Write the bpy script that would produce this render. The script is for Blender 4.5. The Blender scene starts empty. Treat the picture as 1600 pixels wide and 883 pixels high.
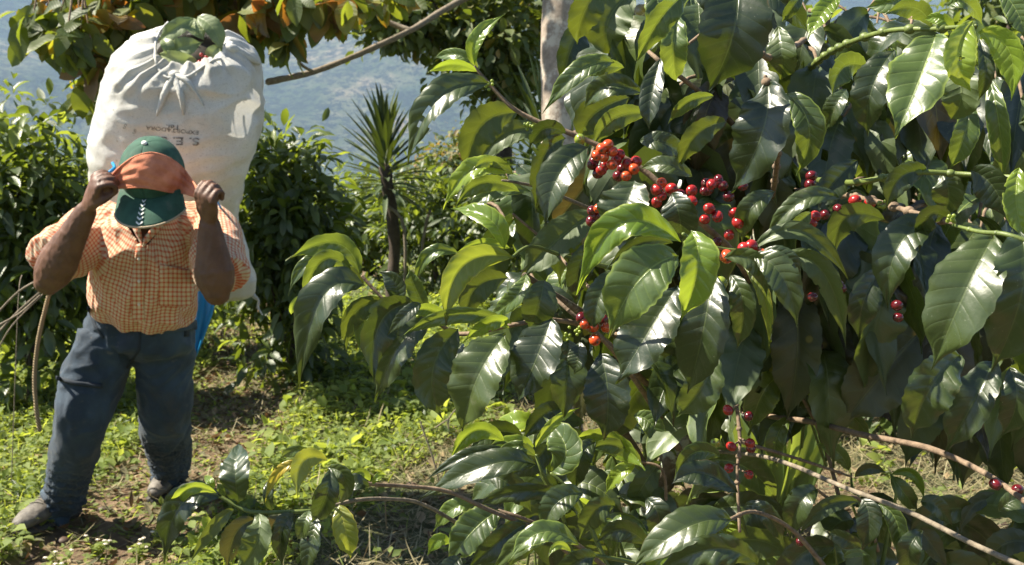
import bpy, bmesh, math, random
import numpy as np
from mathutils import Vector, Matrix, noise
from mathutils.bvhtree import BVHTree
random.seed(7); rng = np.random.default_rng(11)
SC = bpy.context.scene
COL = SC.collection
# ------------------------------------------------------------------ camera
FPX = 1600*40/36.0
PITCH = math.radians(8)
CAM = Vector((0, 0, 1.5))
RX = Vector((1, 0, 0)); FW = Vector((0, math.cos(PITCH), -math.sin(PITCH))); UP = Vector((0, math.sin(PITCH), math.cos(PITCH)))
cd = bpy.data.cameras.new('camera'); cam = bpy.data.objects.new('camera', cd); COL.objects.link(cam)
cam.location = CAM; cam.rotation_euler = (math.radians(90)-PITCH, 0, 0)
cd.lens = 40; cd.sensor_width = 36; cd.clip_start = .05; cd.clip_end = 20000
cd.dof.use_dof = True; cd.dof.focus_distance = 1.45; cd.dof.aperture_fstop = 16
SC.camera = cam
# ------------------------------------------------------------------ light
SUNV = Vector((-0.62, 0.03, 0.78)).normalized()      # towards the sun
w = bpy.data.worlds.new('World'); SC.world = w; w.use_nodes = True
nt = w.node_tree; bg = nt.nodes['Background']
sky = nt.nodes.new('ShaderNodeTexSky'); sky.sky_type = 'NISHITA'; sky.sun_disc = False
sky.sun_elevation = math.asin(SUNV.z); sky.sun_rotation = math.atan2(SUNV.x, SUNV.y)
sky.altitude = 1200; sky.air_density = 1.0; sky.dust_density = 1.6
nt.links.new(sky.outputs[0], bg.inputs[0]); bg.inputs[1].default_value = 0.050
sd = bpy.data.lights.new('sun', 'SUN'); sun = bpy.data.objects.new('sun', sd); COL.objects.link(sun)
sd.energy = 5.0; sd.angle = math.radians(.53); sd.color = (1, .92, .77)
sun.rotation_euler = (-SUNV).to_track_quat('-Z', 'Y').to_euler()
SC.view_settings.view_transform = 'Standard'; SC.view_settings.look = 'None'
SC.view_settings.exposure = 1.72; SC.view_settings.gamma = 1; SC.view_settings.use_curve_mapping = False
SC.render.engine = 'CYCLES'
SC.cycles.use_denoising = True
SC.cycles.max_bounces = 7; SC.cycles.transparent_max_bounces = 6; SC.cycles.volume_bounces = 1
SC.cycles.diffuse_bounces = 3; SC.cycles.glossy_bounces = 3; SC.cycles.sample_clamp_indirect = 4

def P(px, py, d):
    return CAM + d*(FW + (px-800)/FPX*RX + (441.5-py)/FPX*UP)
def RAY(px, py):
    return (FW + (px-800)/FPX*RX + (441.5-py)/FPX*UP).normalized()
def G(px, py, z=0.0):
    r = RAY(px, py); t = (z-CAM.z)/r.z
    return CAM + r*t
def depth(p):
    return (Vector(p)-CAM).dot(FW)
def PX(p):
    q = Vector(p)-CAM; d = q.dot(FW)
    return (800+q.dot(RX)/d*FPX, 441.5-q.dot(UP)/d*FPX)

# ------------------------------------------------------------------ object helpers
def tag(o, label=None, cat=None, group=None, kind=None):
    if label: o['label'] = label
    if cat: o['category'] = cat
    if group: o['group'] = group
    if kind: o['kind'] = kind
    return o
def empty(name, loc, label=None, cat=None, group=None):
    o = bpy.data.objects.new(name, None); COL.objects.link(o); o.location = loc; o.empty_display_size = .05
    return tag(o, label, cat, group)
def link(name, me, mat, parent=None, smooth=True):
    o = bpy.data.objects.new(name, me); COL.objects.link(o)
    for m in (mat if isinstance(mat, (list, tuple)) else [mat]):
        if m: me.materials.append(m)
    if smooth and len(me.polygons): me.polygons.foreach_set('use_smooth', np.ones(len(me.polygons), bool))
    if parent is not None:
        o.parent = parent
        o.matrix_parent_inverse = Matrix.Translation(parent.location).inverted() if parent.parent is None else Matrix.Translation(parent.matrix_basis.translation).inverted()
    return o
def mesh_from(name, V, F, uv=None, uv2=None):
    """V (n,3), F (m,4) quads; uv, uv2 per vertex"""
    me = bpy.data.meshes.new(name)
    V = np.asarray(V, np.float32); F = np.asarray(F, np.int32)
    k = F.shape[1]
    me.vertices.add(len(V)); me.vertices.foreach_set('co', V.ravel())
    me.loops.add(F.size); me.loops.foreach_set('vertex_index', F.ravel())
    me.polygons.add(len(F)); me.polygons.foreach_set('loop_start', np.arange(0, F.size, k, dtype=np.int32))
    try: me.polygons.foreach_set('loop_total', np.full(len(F), k, np.int32))
    except Exception: pass
    if uv is not None:
        l = me.uv_layers.new(name='UVMap'); l.data.foreach_set('uv', np.asarray(uv, np.float32)[F.ravel()].ravel())
    if uv2 is not None:
        l = me.uv_layers.new(name='tint'); l.data.foreach_set('uv', np.asarray(uv2, np.float32)[F.ravel()].ravel())
    me.update(calc_edges=True); me.validate()
    return me
def grid_faces(nu, nv, off=0):
    i = np.arange(nu)[:, None]; j = np.arange(nv)[None, :]
    a = i*(nv+1)+j
    return np.stack([a, a+1, a+nv+2, a+nv+1], -1).reshape(-1, 4)+off
class Geo:
    def __init__(s): s.V = []; s.F = []; s.n = 0
    def add(s, V, F):
        V = np.asarray(V, float).reshape(-1, 3); s.V.append(V); s.F += [tuple(int(a)+s.n for a in f) for f in F]; s.n += len(V)
    def mesh(s, name):
        me = bpy.data.meshes.new(name); V = np.concatenate(s.V) if s.V else np.zeros((0, 3))
        me.from_pydata(V.tolist(), [], s.F); me.update(); return me
def frame_along(pts, hint=None):
    """parallel frames (T, A, B) per point"""
    n = len(pts); out = []
    A = None
    for i in range(n):
        t = (pts[min(i+1, n-1)]-pts[max(i-1, 0)])
        t = t.normalized() if t.length > 1e-9 else Vector((0, 0, 1))
        if hint is not None: a = Vector(hint)
        elif A is None: a = Vector((1, 0, 0)) if abs(t.x) < .8 else Vector((0, 1, 0))
        else: a = A
        a = (a - t*a.dot(t)).normalized(); b = t.cross(a)
        A = a; out.append((t, a, b))
    return out
def catmull(pts, k):
    pts = [Vector(p) for p in pts]; n = len(pts); out = []
    for i in range(n-1):
        p0 = pts[max(i-1, 0)]; p1 = pts[i]; p2 = pts[i+1]; p3 = pts[min(i+2, n-1)]
        for j in range(k):
            t = j/k
            out.append(.5*((2*p1)+(p2-p0)*t+(2*p0-5*p1+4*p2-p3)*t*t+(3*p1-p0-3*p2+p3)*t**3))
    out.append(pts[-1]); return out
def lerps(vals, k):
    out = []
    for i in range(len(vals)-1):
        for j in range(k): out.append(vals[i]+(vals[i+1]-vals[i])*j/k)
    return out+[vals[-1]]
def tube(g, pts, rad, seg=12, hint=None, k=1, ends=True, bump=0, rb=None, seed=0):
    """closed tube through pts; rad list (a-axis), rb list (b-axis)"""
    pts = [Vector(p) for p in pts]
    if not isinstance(rad, (list, tuple)): rad = [rad]*len(pts)
    rb = list(rb) if rb else list(rad)
    if k > 1: rad = lerps(list(rad), k); rb = lerps(rb, k); pts = catmull(pts, k)
    fr = frame_along(pts, hint)
    if ends:   # rounded ends
        for end in (0, 1):
            i = -1 if end else 0
            t, a, b = fr[i]; s = 1 if end else -1
            ext = min(rad[i], rb[i])
            add = [(pts[i]+t*s*ext*math.sin(q), rad[i]*math.cos(q), rb[i]*math.cos(q), fr[i]) for q in (.5, 1.0, 1.4)]
            if end: pts += [x[0] for x in add]; rad += [x[1] for x in add]; rb += [x[2] for x in add]; fr += [x[3] for x in add]
            else:
                add = add[::-1]; pts = [x[0] for x in add]+pts; rad = [x[1] for x in add]+list(rad); rb = [x[2] for x in add]+rb; fr = [x[3] for x in add]+fr
    V = []
    for p, (t, a, b), r1, r2 in zip(pts, fr, rad, rb):
        for q in range(seg):
            an = 2*math.pi*q/seg
            m = 1+(bump*noise.noise(Vector((p.x*60+seed, p.y*60+math.cos(an)*1.5, p.z*60+math.sin(an)*1.5))) if bump else 0)
            V.append(p+(a*math.cos(an)*r1+b*math.sin(an)*r2)*m)
    F = []
    n = len(pts)
    for i in range(n-1):
        for q in range(seg):
            q2 = (q+1) % seg
            F.append((i*seg+q, i*seg+q2, (i+1)*seg+q2, (i+1)*seg+q))
    F.append(tuple(range(seg))[::-1]); F.append(tuple((n-1)*seg+q for q in range(seg)))
    g.add([tuple(v) for v in V], F)
def ellipsoid(g, c, r, axes=None, nu=16, nv=12, power=1.0):
    c = Vector(c); ax = axes or (Vector((1, 0, 0)), Vector((0, 1, 0)), Vector((0, 0, 1)))
    V = [c-ax[2]*r[2]]; F = []
    for i in range(1, nv):
        th = -math.pi/2+math.pi*i/nv
        for j in range(nu):
            ph = 2*math.pi*j/nu
            x = math.cos(th)*math.cos(ph); y = math.cos(th)*math.sin(ph); z = math.sin(th)
            V.append(c+ax[0]*x*r[0]+ax[1]*y*r[1]+ax[2]*z*r[2])
    V.append(c+ax[2]*r[2])
    for j in range(nu): F.append((0, 1+(j+1) % nu, 1+j))
    for i in range(nv-2):
        for j in range(nu):
            F.append((1+i*nu+j, 1+i*nu+(j+1) % nu, 1+(i+1)*nu+(j+1) % nu, 1+(i+1)*nu+j))
    b = 1+(nv-2)*nu
    for j in range(nu): F.append((b+j, b+(j+1) % nu, b+nu))
    g.add([tuple(v) for v in V], F)
def remesh(g, voxel, smooth=4, sub=0):
    me = g.mesh('tmp'); o = bpy.data.objects.new('tmp', me); COL.objects.link(o)
    m = o.modifiers.new('r', 'REMESH'); m.mode = 'VOXEL'; m.voxel_size = voxel
    if smooth:
        s = o.modifiers.new('s', 'SMOOTH'); s.iterations = smooth; s.factor = .5
    dg = bpy.context.evaluated_depsgraph_get(); dg.update()
    out = bpy.data.meshes.new_from_object(o.evaluated_get(dg))
    bpy.data.objects.remove(o); bpy.data.meshes.remove(me)
    return out
def bvh_of(me):
    return BVHTree.FromPolygons([v.co.copy() for v in me.vertices], [tuple(p.vertices) for p in me.polygons])
def hit(bvh, px, py, off=.003, default=None):
    r = RAY(px, py); loc, nor, i, d = bvh.ray_cast(CAM, r)
    if loc is None: return default
    return loc - r*off
def displace(me, fn):
    me.update()
    n = len(me.vertices); co = [v.co.copy() for v in me.vertices]; no = [v.normal.copy() for v in me.vertices]
    for i, v in enumerate(me.vertices): v.co = co[i]+no[i]*fn(co[i])
    me.update()

# ------------------------------------------------------------------ materials
class NT:
    def __init__(s, name):
        s.m = bpy.data.materials.new(name); s.m.use_nodes = True; s.t = s.m.node_tree; s.b = s.t.nodes['Principled BSDF']; s.out = s.t.nodes['Material Output']
    def n(s, typ, **kw):
        x = s.t.nodes.new(typ)
        for k, v in kw.items(): setattr(x, k, v)
        return x
    def l(s, a, b): s.t.links.new(a, b)
    def math(s, op, a, b=None, c=None, clamp=False):
        x = s.n('ShaderNodeMath', operation=op, use_clamp=clamp)
        for i, v in enumerate((a, b, c)):
            if v is None: continue
            if isinstance(v, (int, float)): x.inputs[i].default_value = v
            else: s.l(v, x.inputs[i])
        return x.outputs[0]
    def mix(s, fac, a, b, mode='MIX'):
        x = s.n('ShaderNodeMix', data_type='RGBA', blend_type=mode)
        for i, v in ((0, fac), (6, a), (7, b)):
            if isinstance(v, (int, float)): x.inputs[i].default_value = v
            elif isinstance(v, (tuple, list)): x.inputs[i].default_value = (*v[:3], 1)
            else: s.l(v, x.inputs[i])
        return x.outputs[2]
    def noise(s, vec, scale, detail=4, rough=.6, out=0):
        x = s.n('ShaderNodeTexNoise'); x.inputs['Scale'].default_value = scale; x.inputs['Detail'].default_value = detail; x.inputs['Roughness'].default_value = rough
        if vec is not None: s.l(vec, x.inputs['Vector'])
        return x.outputs[out]
    def ramp(s, fac, stops, interp='LINEAR'):
        x = s.n('ShaderNodeValToRGB'); r = x.color_ramp; r.interpolation = interp
        while len(r.elements) < len(stops): r.elements.new(.5)
        for e, (p, c) in zip(r.elements, stops):
            e.position = p; e.color = (*c, 1) if isinstance(c, (tuple, list)) else (c, c, c, 1)
        s.l(fac, x.inputs[0]); return x.outputs[0]
    def maprange(s, v, a, b, c=0, d=1, smooth=True):
        x = s.n('ShaderNodeMapRange'); x.interpolation_type = 'SMOOTHSTEP' if smooth else 'LINEAR'
        s.l(v, x.inputs[0])
        for i, q in zip((1, 2, 3, 4), (a, b, c, d)): x.inputs[i].default_value = q
        return x.outputs[0]
    def pos(s): return s.n('ShaderNodeNewGeometry').outputs['Position']
    def uv(s, name='UVMap'):
        x = s.n('ShaderNodeUVMap'); x.uv_map = name; return x.outputs[0]
    def bump(s, h, strength=.3, dist=.01):
        x = s.n('ShaderNodeBump'); x.inputs['Strength'].default_value = strength; x.inputs['Distance'].default_value = dist
        s.l(h, x.inputs['Height']); s.l(x.outputs[0], s.b.inputs['Normal']); return x.outputs[0]
    def base(s, c):
        if isinstance(c, (tuple, list)): s.b.inputs['Base Color'].default_value = (*c[:3], 1)
        else: s.l(c, s.b.inputs['Base Color'])
    def set(s, **kw):
        for k, v in kw.items():
            i = s.b.inputs[k.replace('_', ' ')]
            if isinstance(v, (int, float)): i.default_value = v
            else: s.l(v, i)
    def translucent(s, color, fac):
        tr = s.n('ShaderNodeBsdfTranslucent'); mx = s.n('ShaderNodeMixShader')
        if isinstance(color, (tuple, list)): tr.inputs[0].default_value = (*color[:3], 1)
        else: s.l(color, tr.inputs[0])
        if isinstance(fac, (int, float)): mx.inputs[0].default_value = fac
        else: s.l(fac, mx.inputs[0])
        s.l(s.b.outputs[0], mx.inputs[1]); s.l(tr.outputs[0], mx.inputs[2]); s.l(mx.outputs[0], s.out.inputs[0])

def leaf_mat(name, stops, tstops, tfac=.3, rough=.3, vein=(.25, .35, .08), veinmix=.5, nv=9.0, hero=True, spots=0, spec=.62, edge=None, quilt=.5):
    s = NT(name)
    uv = s.uv(); sep = s.n('ShaderNodeSeparateXYZ'); s.l(uv, sep.inputs[0])
    u = sep.outputs[0]; v = s.math('ABSOLUTE', s.math('MULTIPLY_ADD', sep.outputs[1], 2.0, -1.0))
    ti = s.uv('tint'); st = s.n('ShaderNodeSeparateXYZ'); s.l(ti, st.inputs[0]); rnd = st.outputs[0]
    pos = s.pos()
    nz = s.noise(pos, 28 if hero else 6, 3)
    f = s.math('ADD', rnd, s.math('MULTIPLY', s.math('SUBTRACT', nz, .5), .35), clamp=True)
    base = s.ramp(f, stops)
    p = s.math('MULTIPLY', s.math('SUBTRACT', u, s.math('MULTIPLY', v, .13)), nv)
    if hero:
        fr = s.math('FRACT', p)
        d = s.math('MINIMUM', fr, s.math('SUBTRACT', 1.0, fr))          # distance to a lateral vein
        lat = s.maprange(d, .02, .10, 1, 0)
        lat = s.math('MULTIPLY', lat, s.maprange(v, .75, 1.0, .45, 0))
        mid = s.maprange(s.math('DIVIDE', v, s.math('SUBTRACT', 1.25, u)), .022, .05, 1, 0)
        vm = s.math('MULTIPLY', s.math('MAXIMUM', mid, s.math('MULTIPLY', lat, .45)), veinmix)
        base = s.mix(vm, base, vein)
        if edge: base = s.mix(s.maprange(v, .86, .99, 0, .8), base, edge)
        if spots:
            vo = s.n('ShaderNodeTexVoronoi'); vo.inputs['Scale'].default_value = 28; s.l(pos, vo.inputs['Vector'])
            sp = s.maprange(vo.outputs['Distance'], .10, .2, 1, 0)
            sc = s.n('ShaderNodeSeparateColor'); s.l(vo.outputs['Color'], sc.inputs[0])
            base = s.mix(s.math('MULTIPLY', sp, s.maprange(sc.outputs[0], 1-spots, 1-spots+.02)), base, (.35, .25, .03))
            et = s.math('MULTIPLY', s.maprange(s.math('MAXIMUM', s.math('MULTIPLY', u, .98), s.math('MULTIPLY', v, .93)), .86, .97), s.maprange(s.noise(pos, 9, 3), .56, .66))
            base = s.mix(s.math('MULTIPLY', et, .85), base, (.12, .065, .025))
            base = s.mix(s.math('MULTIPLY', s.maprange(s.noise(pos, 45, 5, .7), .58, .75), .35), base, (.16, .155, .10))
            # dust specks
            dn = s.maprange(s.noise(pos, 420, 2), .70, .76)
            base = s.mix(s.math('MULTIPLY', dn, .5), base, (.35, .36, .26))
    geo = s.n('ShaderNodeNewGeometry')
    under = s.mix(.5, base, (.07, .105, .035))
    col = s.mix(geo.outputs['Backfacing'], base, under)
    s.base(col)
    r = s.math('ADD', s.math('MULTIPLY', s.noise(pos, 60 if hero else 15, 3), .22), rough-.11)
    s.set(Roughness=s.math('ADD', r, s.math('MULTIPLY', geo.outputs['Backfacing'], .2)))
    s.b.inputs['Specular IOR Level'].default_value = spec
    if hero: s.b.inputs['Coat Weight'].default_value = .45; s.b.inputs['Coat Roughness'].default_value = .30
    if hero:
        q = s.math('POWER', s.math('ABSOLUTE', s.math('SINE', s.math('MULTIPLY', p, math.pi))), .55)
        q = s.math('MULTIPLY', q, s.maprange(v, .8, 1, 1, 0))
        h = s.math('ADD', s.math('MULTIPLY', q, .8), s.math('MULTIPLY', s.noise(pos, 220, 3), .35))
        h = s.math('SUBTRACT', h, s.math('MULTIPLY', mid, .7))
        s.bump(h, quilt, .0016)
    else:
        q = s.math('ABSOLUTE', s.math('SINE', s.math('MULTIPLY', p, math.pi)))
        s.bump(q, .35, .002)
    tcol = s.ramp(f, tstops)
    if hero: tcol = s.mix(s.math('MULTIPLY', vm, .5), tcol, (.5, .6, .1))
    s.translucent(tcol, tfac)
    return s.m

M = {}
G1, G2, G3 = (.015, .026, .007), (.028, .045, .011), (.052, .076, .016)
T1, T2 = (.10, .15, .010), (.24, .31, .025)
M['mature'] = leaf_mat('coffee_leaf_mature', [(0, G1), (.5, G2), (1, G3)], [(0, T1), (1, T2)], .16, .37, (.12, .155, .05), .38, spots=.03, quilt=.4)
M['fresh'] = leaf_mat('coffee_leaf_fresh', [(0, (.036, .062, .016)), (1, (.080, .125, .028))], [(0, T2), (1, (.38, .47, .045))], .25, .35, (.30, .38, .10), .6, spots=.02, edge=(.26, .34, .06))
M['young'] = leaf_mat('coffee_leaf_young', [(0, (.10, .17, .018)), (1, (.20, .28, .03))], [(0, (.38, .50, .035)), (1, (.58, .66, .06))], .40, .24, (.42, .5, .12), .5, edge=(.38, .45, .08))
M['yellow'] = leaf_mat('coffee_leaf_yellowing', [(0, (.11, .15, .02)), (.6, (.20, .22, .025)), (1, (.38, .28, .03))], [(0, (.38, .48, .04)), (1, (.65, .55, .05))], .38, .32, (.55, .5, .08), .6, edge=(.5, .42, .05), spots=.10)
M['brownish'] = leaf_mat('coffee_leaf_old', [(0, (.018, .020, .007)), (1, (.045, .036, .012))], [(0, (.09, .09, .012)), (1, (.16, .11, .02))], .22, .42, (.2, .18, .06), .5, spots=.08)
M['under'] = leaf_mat('coffee_leaf_olive', [(0, (.035, .055, .012)), (1, (.06, .09, .016))], [(0, (.15, .19, .012)), (1, (.25, .29, .02))], .22, .42, (.22, .28, .07), .5, spots=.04)
# ------------------------------------------------------------------ leaves
def hero_leaf(B, Mi, T, W, roll=0., fold=22., flip=False, wave=1., seed=0, nu=40, nv=12, nvein=9.0, side=0., up=None, broad=False):
    """a single leaf: midrib B-Mi-T (world points), full width W (m)"""
    rnd = random.Random(seed)
    C1 = Mi*2-(B+T)*.5
    nvein = rnd.uniform(7.6, 10.6)
    n = nu+1
    pts = [B*(1-t)**2+C1*2*t*(1-t)+T*t*t for t in [i/nu for i in range(n)]]
    L = sum((pts[i+1]-pts[i]).length for i in range(nu))
    V = []; UV = []
    ph = rnd.uniform(0, 6.28); ph2 = rnd.uniform(0, 6.28); small = min(1, L/.12); kw = rnd.uniform(7, 9+6*small); rnd_w = rnd.uniform(.03, .085)*small
    tan_f = math.tan(math.radians(fold)); prev = None
    tw = math.radians(rnd.uniform(-14, 14))
    for i in range(n):
        u = i/nu
        t = (pts[min(i+1, nu)]-pts[max(i-1, 0)]).normalized()
        ref = (CAM-pts[nu//2]).normalized() if up is None else up
        lat = t.cross(ref)
        if lat.length < .15: lat = prev.copy() if prev is not None else RX.copy()
        lat.normalize()
        if prev is not None and lat.dot(prev) < 0: lat = -lat
        if prev is not None: lat = (lat+prev*1.2).normalized()
        prev = lat.copy()
        nn = lat.cross(t).normalized()
        if nn.dot(ref) < 0: nn = -nn
        a = math.radians(roll)+tw*(u-.5)
        la = lat*math.cos(a)+nn*math.sin(a); no = nn*math.cos(a)-lat*math.sin(a)
        if broad: wp = math.sin(math.pi*u**.95)**.62
        else: wp = math.sin(math.pi*min(1, u**.92))**.78
        uu = max(0, min(1, (u-.74)/.26)); tip = 1-(.45 if broad else .72)*uu*uu*(3-2*uu)
        wp = max(wp*tip, .012)
        if u < .05: wp *= .35+.65*(u/.05)
        hw = W*.5*wp
        for j in range(nv+1):
            v = 2*j/nv-1; av = abs(v)
            edge = 1+.035*math.sin(kw*2.1*u*3.1+ph+(1.7 if v > 0 else 0))*av
            z = tan_f*hw*av*(1-.25*av)
            z += wave*W*rnd_w*math.sin(kw*u*2+ph2*(1 if v > 0 else 1.6)+(2 if v > 0 else 0))*av**2.2
            p = (u-.13*av)*nvein
            q = abs(math.sin(math.pi*p))**.7*av**.6*(1-av**3)
            z += .0021*q*(L/.15)*small
            V.append(pts[i]+la*(v*hw*edge)+no*z)
            UV.append((u, v*.5+.5))
    F = grid_faces(nu, nv)
    # petiole
    t0 = (pts[1]-pts[0]).normalized()
    # orientation: face normal must point along +no of the leaf (top side)
    a, b, c = V[F[0][0]], V[F[0][1]], V[F[0][3]]
    k = (nu//2)*nv+nv//2; f = F[k]
    nrm = (V[f[1]]-V[f[0]]).cross(V[f[3]]-V[f[0]])
    ref = (CAM-pts[nu//2]).normalized() if up is None else up
    pos = nrm.dot(ref) > 0
    if pos == flip: F = F[:, ::-1]
    UV = np.array(UV)
    if rnd.random() < .34 and nu >= 22:                  # insect bites
        fc = UV[F].mean(1)
        for _ in range(rnd.choice((1, 1, 2, 3))):
            cu = rnd.uniform(.3, .92); cv = rnd.choice((0.0, 1.0, rnd.uniform(.15, .85), 0.0, 1.0)); r_ = rnd.uniform(.018, .05)
            keep = ((fc[:, 0]-cu)**2+((fc[:, 1]-cv)*.45)**2) > r_*r_
            F = F[keep]; fc = fc[keep]
    return np.array([tuple(x) for x in V]), F, UV
def leaf_obj(name, V, F, UV, mat, parent, tint, label=None):
    me = mesh_from(name, V, F, UV, np.tile([tint, .5], (len(UV), 1)))
    o = link(name, me, mat, parent)
    if label: o['label'] = label
    return o

def leaf_batch(pos, dirv, nrm, L, W, droop=.8, fold=.35, tint=None, nu=5, nv=2, wave=.05, broad=False, round_=False):
    """vectorised leaves. pos, dirv, nrm (N,3); L, W, droop, tint (N,)"""
    N = len(pos); pos = np.asarray(pos, float); d = np.asarray(dirv, float); nr = np.asarray(nrm, float)
    d /= np.linalg.norm(d, axis=1, keepdims=True)+1e-9
    x = np.cross(d, nr); x /= np.linalg.norm(x, axis=1, keepdims=True)+1e-9
    z = np.cross(x, d)
    L = np.broadcast_to(np.asarray(L, float), (N,)); W = np.broadcast_to(np.asarray(W, float), (N,))
    droop = np.broadcast_to(np.asarray(droop, float), (N,)); fold = np.broadcast_to(np.asarray(fold, float), (N,))
    tint = rng.random(N) if tint is None else np.broadcast_to(tint, (N,))
    u = np.linspace(0, 1, nu+1)
    if round_: w = np.sin(np.pi*u**.9)**.5
    elif broad: w = np.sin(np.pi*u**.8)**.7
    else:
        w = np.sin(np.pi*u**.9)**.8; uu = np.clip((u-.8)/.2, 0, 1); w *= 1-.55*uu*uu*(3-2*uu)
    w = np.maximum(w, .02)
    v = np.linspace(-1, 1, nv+1)
    k = np.maximum(np.abs(droop), .01)[:, None]*np.sign(droop+1e-6)[:, None]
    yu = np.sin(k*u)/k*L[:, None]; zu = -(1-np.cos(k*u))/k*L[:, None]        # (N,nu+1)
    hw = W[:, None]*.5*w[None, :]
    X = hw[:, :, None]*v[None, None, :]
    ph = rng.random((N, 1, 1))*6.28
    Zf = np.abs(X)*np.tan(fold)[:, None, None] + wave*W[:, None, None]*np.sin(u[None, :, None]*12+ph+v[None, None, :]*2)*np.abs(v)[None, None, :]
    th = (k*u)[:, :, None]
    Y = yu[:, :, None]+Zf*np.sin(th); Z = zu[:, :, None]+Zf*np.cos(th)
    V = pos[:, None, None, :]+X[..., None]*x[:, None, None, :]+Y[..., None]*d[:, None, None, :]+Z[..., None]*z[:, None, None, :]
    nvt = (nu+1)*(nv+1)
    F = grid_faces(nu, nv)[None]+(np.arange(N)*nvt)[:, None, None]
    UV = np.stack(np.broadcast_arrays(u[:, None], (v*.5+.5)[None, :]), -1).reshape(1, nvt, 2)
    UV = np.broadcast_to(UV, (N, nvt, 2))
    T = np.broadcast_to(np.stack([tint, np.full(N, .5)], -1)[:, None, :], (N, nvt, 2))
    # top side = +z : x cross d = ... grid order a(u,v) -> v direction first
    F = F[:, :, ::-1]
    return V.reshape(-1, 3), F.reshape(-1, 4), UV.reshape(-1, 2), T.reshape(-1, 2)
def batch_mesh(name, parts, mat, parent=None):
    V, F, U, T, off = [], [], [], [], 0
    for a, b, c, d in parts:
        V.append(a); F.append(b+off); U.append(c); T.append(d); off += len(a)
    return link(name, mesh_from(name, np.concatenate(V), np.concatenate(F), np.concatenate(U), np.concatenate(T)), mat, parent)
def unit(n):
    a = rng.normal(size=(n, 3)); return a/np.linalg.norm(a, axis=1, keepdims=True)
# ------------------------------------------------------------------ more materials
def bark_mat(name, c1, c2, scale=30, rough=.85, bs=.5, lichen=None):
    s = NT(name); p = s.pos()
    f = s.noise(p, scale, 5, .7)
    col = s.ramp(f, [(.3, c1), (.7, c2)])
    if lichen:
        col = s.mix(s.maprange(s.noise(p, scale*.5, 4, .75), .5, .62), col, lichen)
    s.base(col); s.set(Roughness=rough); s.bump(s.noise(p, scale*2.2, 5, .7), bs, .004); return s.m
M['twig'] = bark_mat('twig_bark', (.10, .065, .04), (.28, .20, .13), 70)
M['twig_pale'] = bark_mat('pale_twig_bark', (.10, .08, .055), (.28, .23, .165), 80)
M['twig_green'] = bark_mat('green_shoot', (.07, .10, .022), (.15, .19, .04), 50, .5, .2)
M['trunk'] = bark_mat('mossy_bark', (.055, .04, .028), (.18, .14, .09), 40, .9, .8, (.32, .34, .27))
M['pale_trunk'] = bark_mat('pale_trunk_bark', (.19, .15, .115), (.43, .36, .29), 16, .9, .7, (.50, .45, .37))
M['dark_trunk'] = bark_mat('dark_bark', (.03, .022, .016), (.09, .065, .045), 25)
def bg_leaf(name, stops, t, tf=.3, rough=.33):
    return leaf_mat(name, stops, t, tf, rough, hero=False)
M['sword'] = bg_leaf('pale_sword_leaf', [(0, (.05, .09, .02)), (1, (.12, .18, .03))], [(0, T2), (1, (.5, .6, .07))], .3, .38)
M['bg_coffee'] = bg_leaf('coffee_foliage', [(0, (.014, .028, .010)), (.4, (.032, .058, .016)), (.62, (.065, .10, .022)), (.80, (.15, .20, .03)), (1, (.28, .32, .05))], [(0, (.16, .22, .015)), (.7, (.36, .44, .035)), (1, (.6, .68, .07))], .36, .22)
M['bg_far'] = bg_leaf('far_foliage', [(0, (.04, .055, .014)), (.5, (.09, .11, .025)), (.8, (.17, .18, .04)), (1, (.34, .20, .05))], [(0, (.16, .22, .015)), (.7, (.36, .44, .035)), (1, (.5, .4, .06))], .28, .42)
M['bg_red'] = bg_leaf('red_tipped_foliage', [(0, (.03, .06, .018)), (.5, (.08, .12, .03)), (.62, (.16, .17, .035)), (.85, (.35, .16, .06)), (1, (.4, .13, .07))], [(0, T1), (.6, T2), (1, (.6, .3, .08))], .3, .4)
M['shade'] = bg_leaf('shade_tree_leaf', [(0, (.035, .055, .016)), (.5, (.070, .095, .02)), (.7, (.14, .16, .02)), (.85, (.26, .25, .02)), (.93, (.28, .14, .02)), (1, (.17, .075, .028))], [(0, (.2, .28, .02)), (.6, (.38, .44, .03)), (.72, (.7, .58, .03)), (.82, (.7, .28, .03)), (1, (.40, .15, .03))], .4, .36)
M['weed'] = bg_leaf('weed_leaf', [(0, (.12, .18, .025)), (.5, (.22, .29, .04)), (.9, (.36, .40, .07)), (1, (.46, .42, .14))], [(0, (.35, .45, .04)), (1, (.68, .74, .10))], .42, .5)
M['blade'] = bg_leaf('sword_leaf', [(0, (.012, .026, .010)), (1, (.032, .058, .018))], [(0, T1), (1, T2)], .12, .42)
M['straw'] = bg_leaf('dry_straw', [(0, (.16, .10, .05)), (.5, (.36, .26, .14)), (1, (.58, .47, .30))], [(0, (.3, .2, .1)), (1, (.5, .4, .2))], .12, .7)
M['litter'] = bg_leaf('dead_leaf', [(0, (.07, .04, .024)), (.5, (.20, .11, .06)), (.85, (.36, .20, .11)), (1, (.52, .36, .22))], [(0, (.2, .1, .04)), (1, (.4, .22, .1))], .1, .65)
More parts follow.
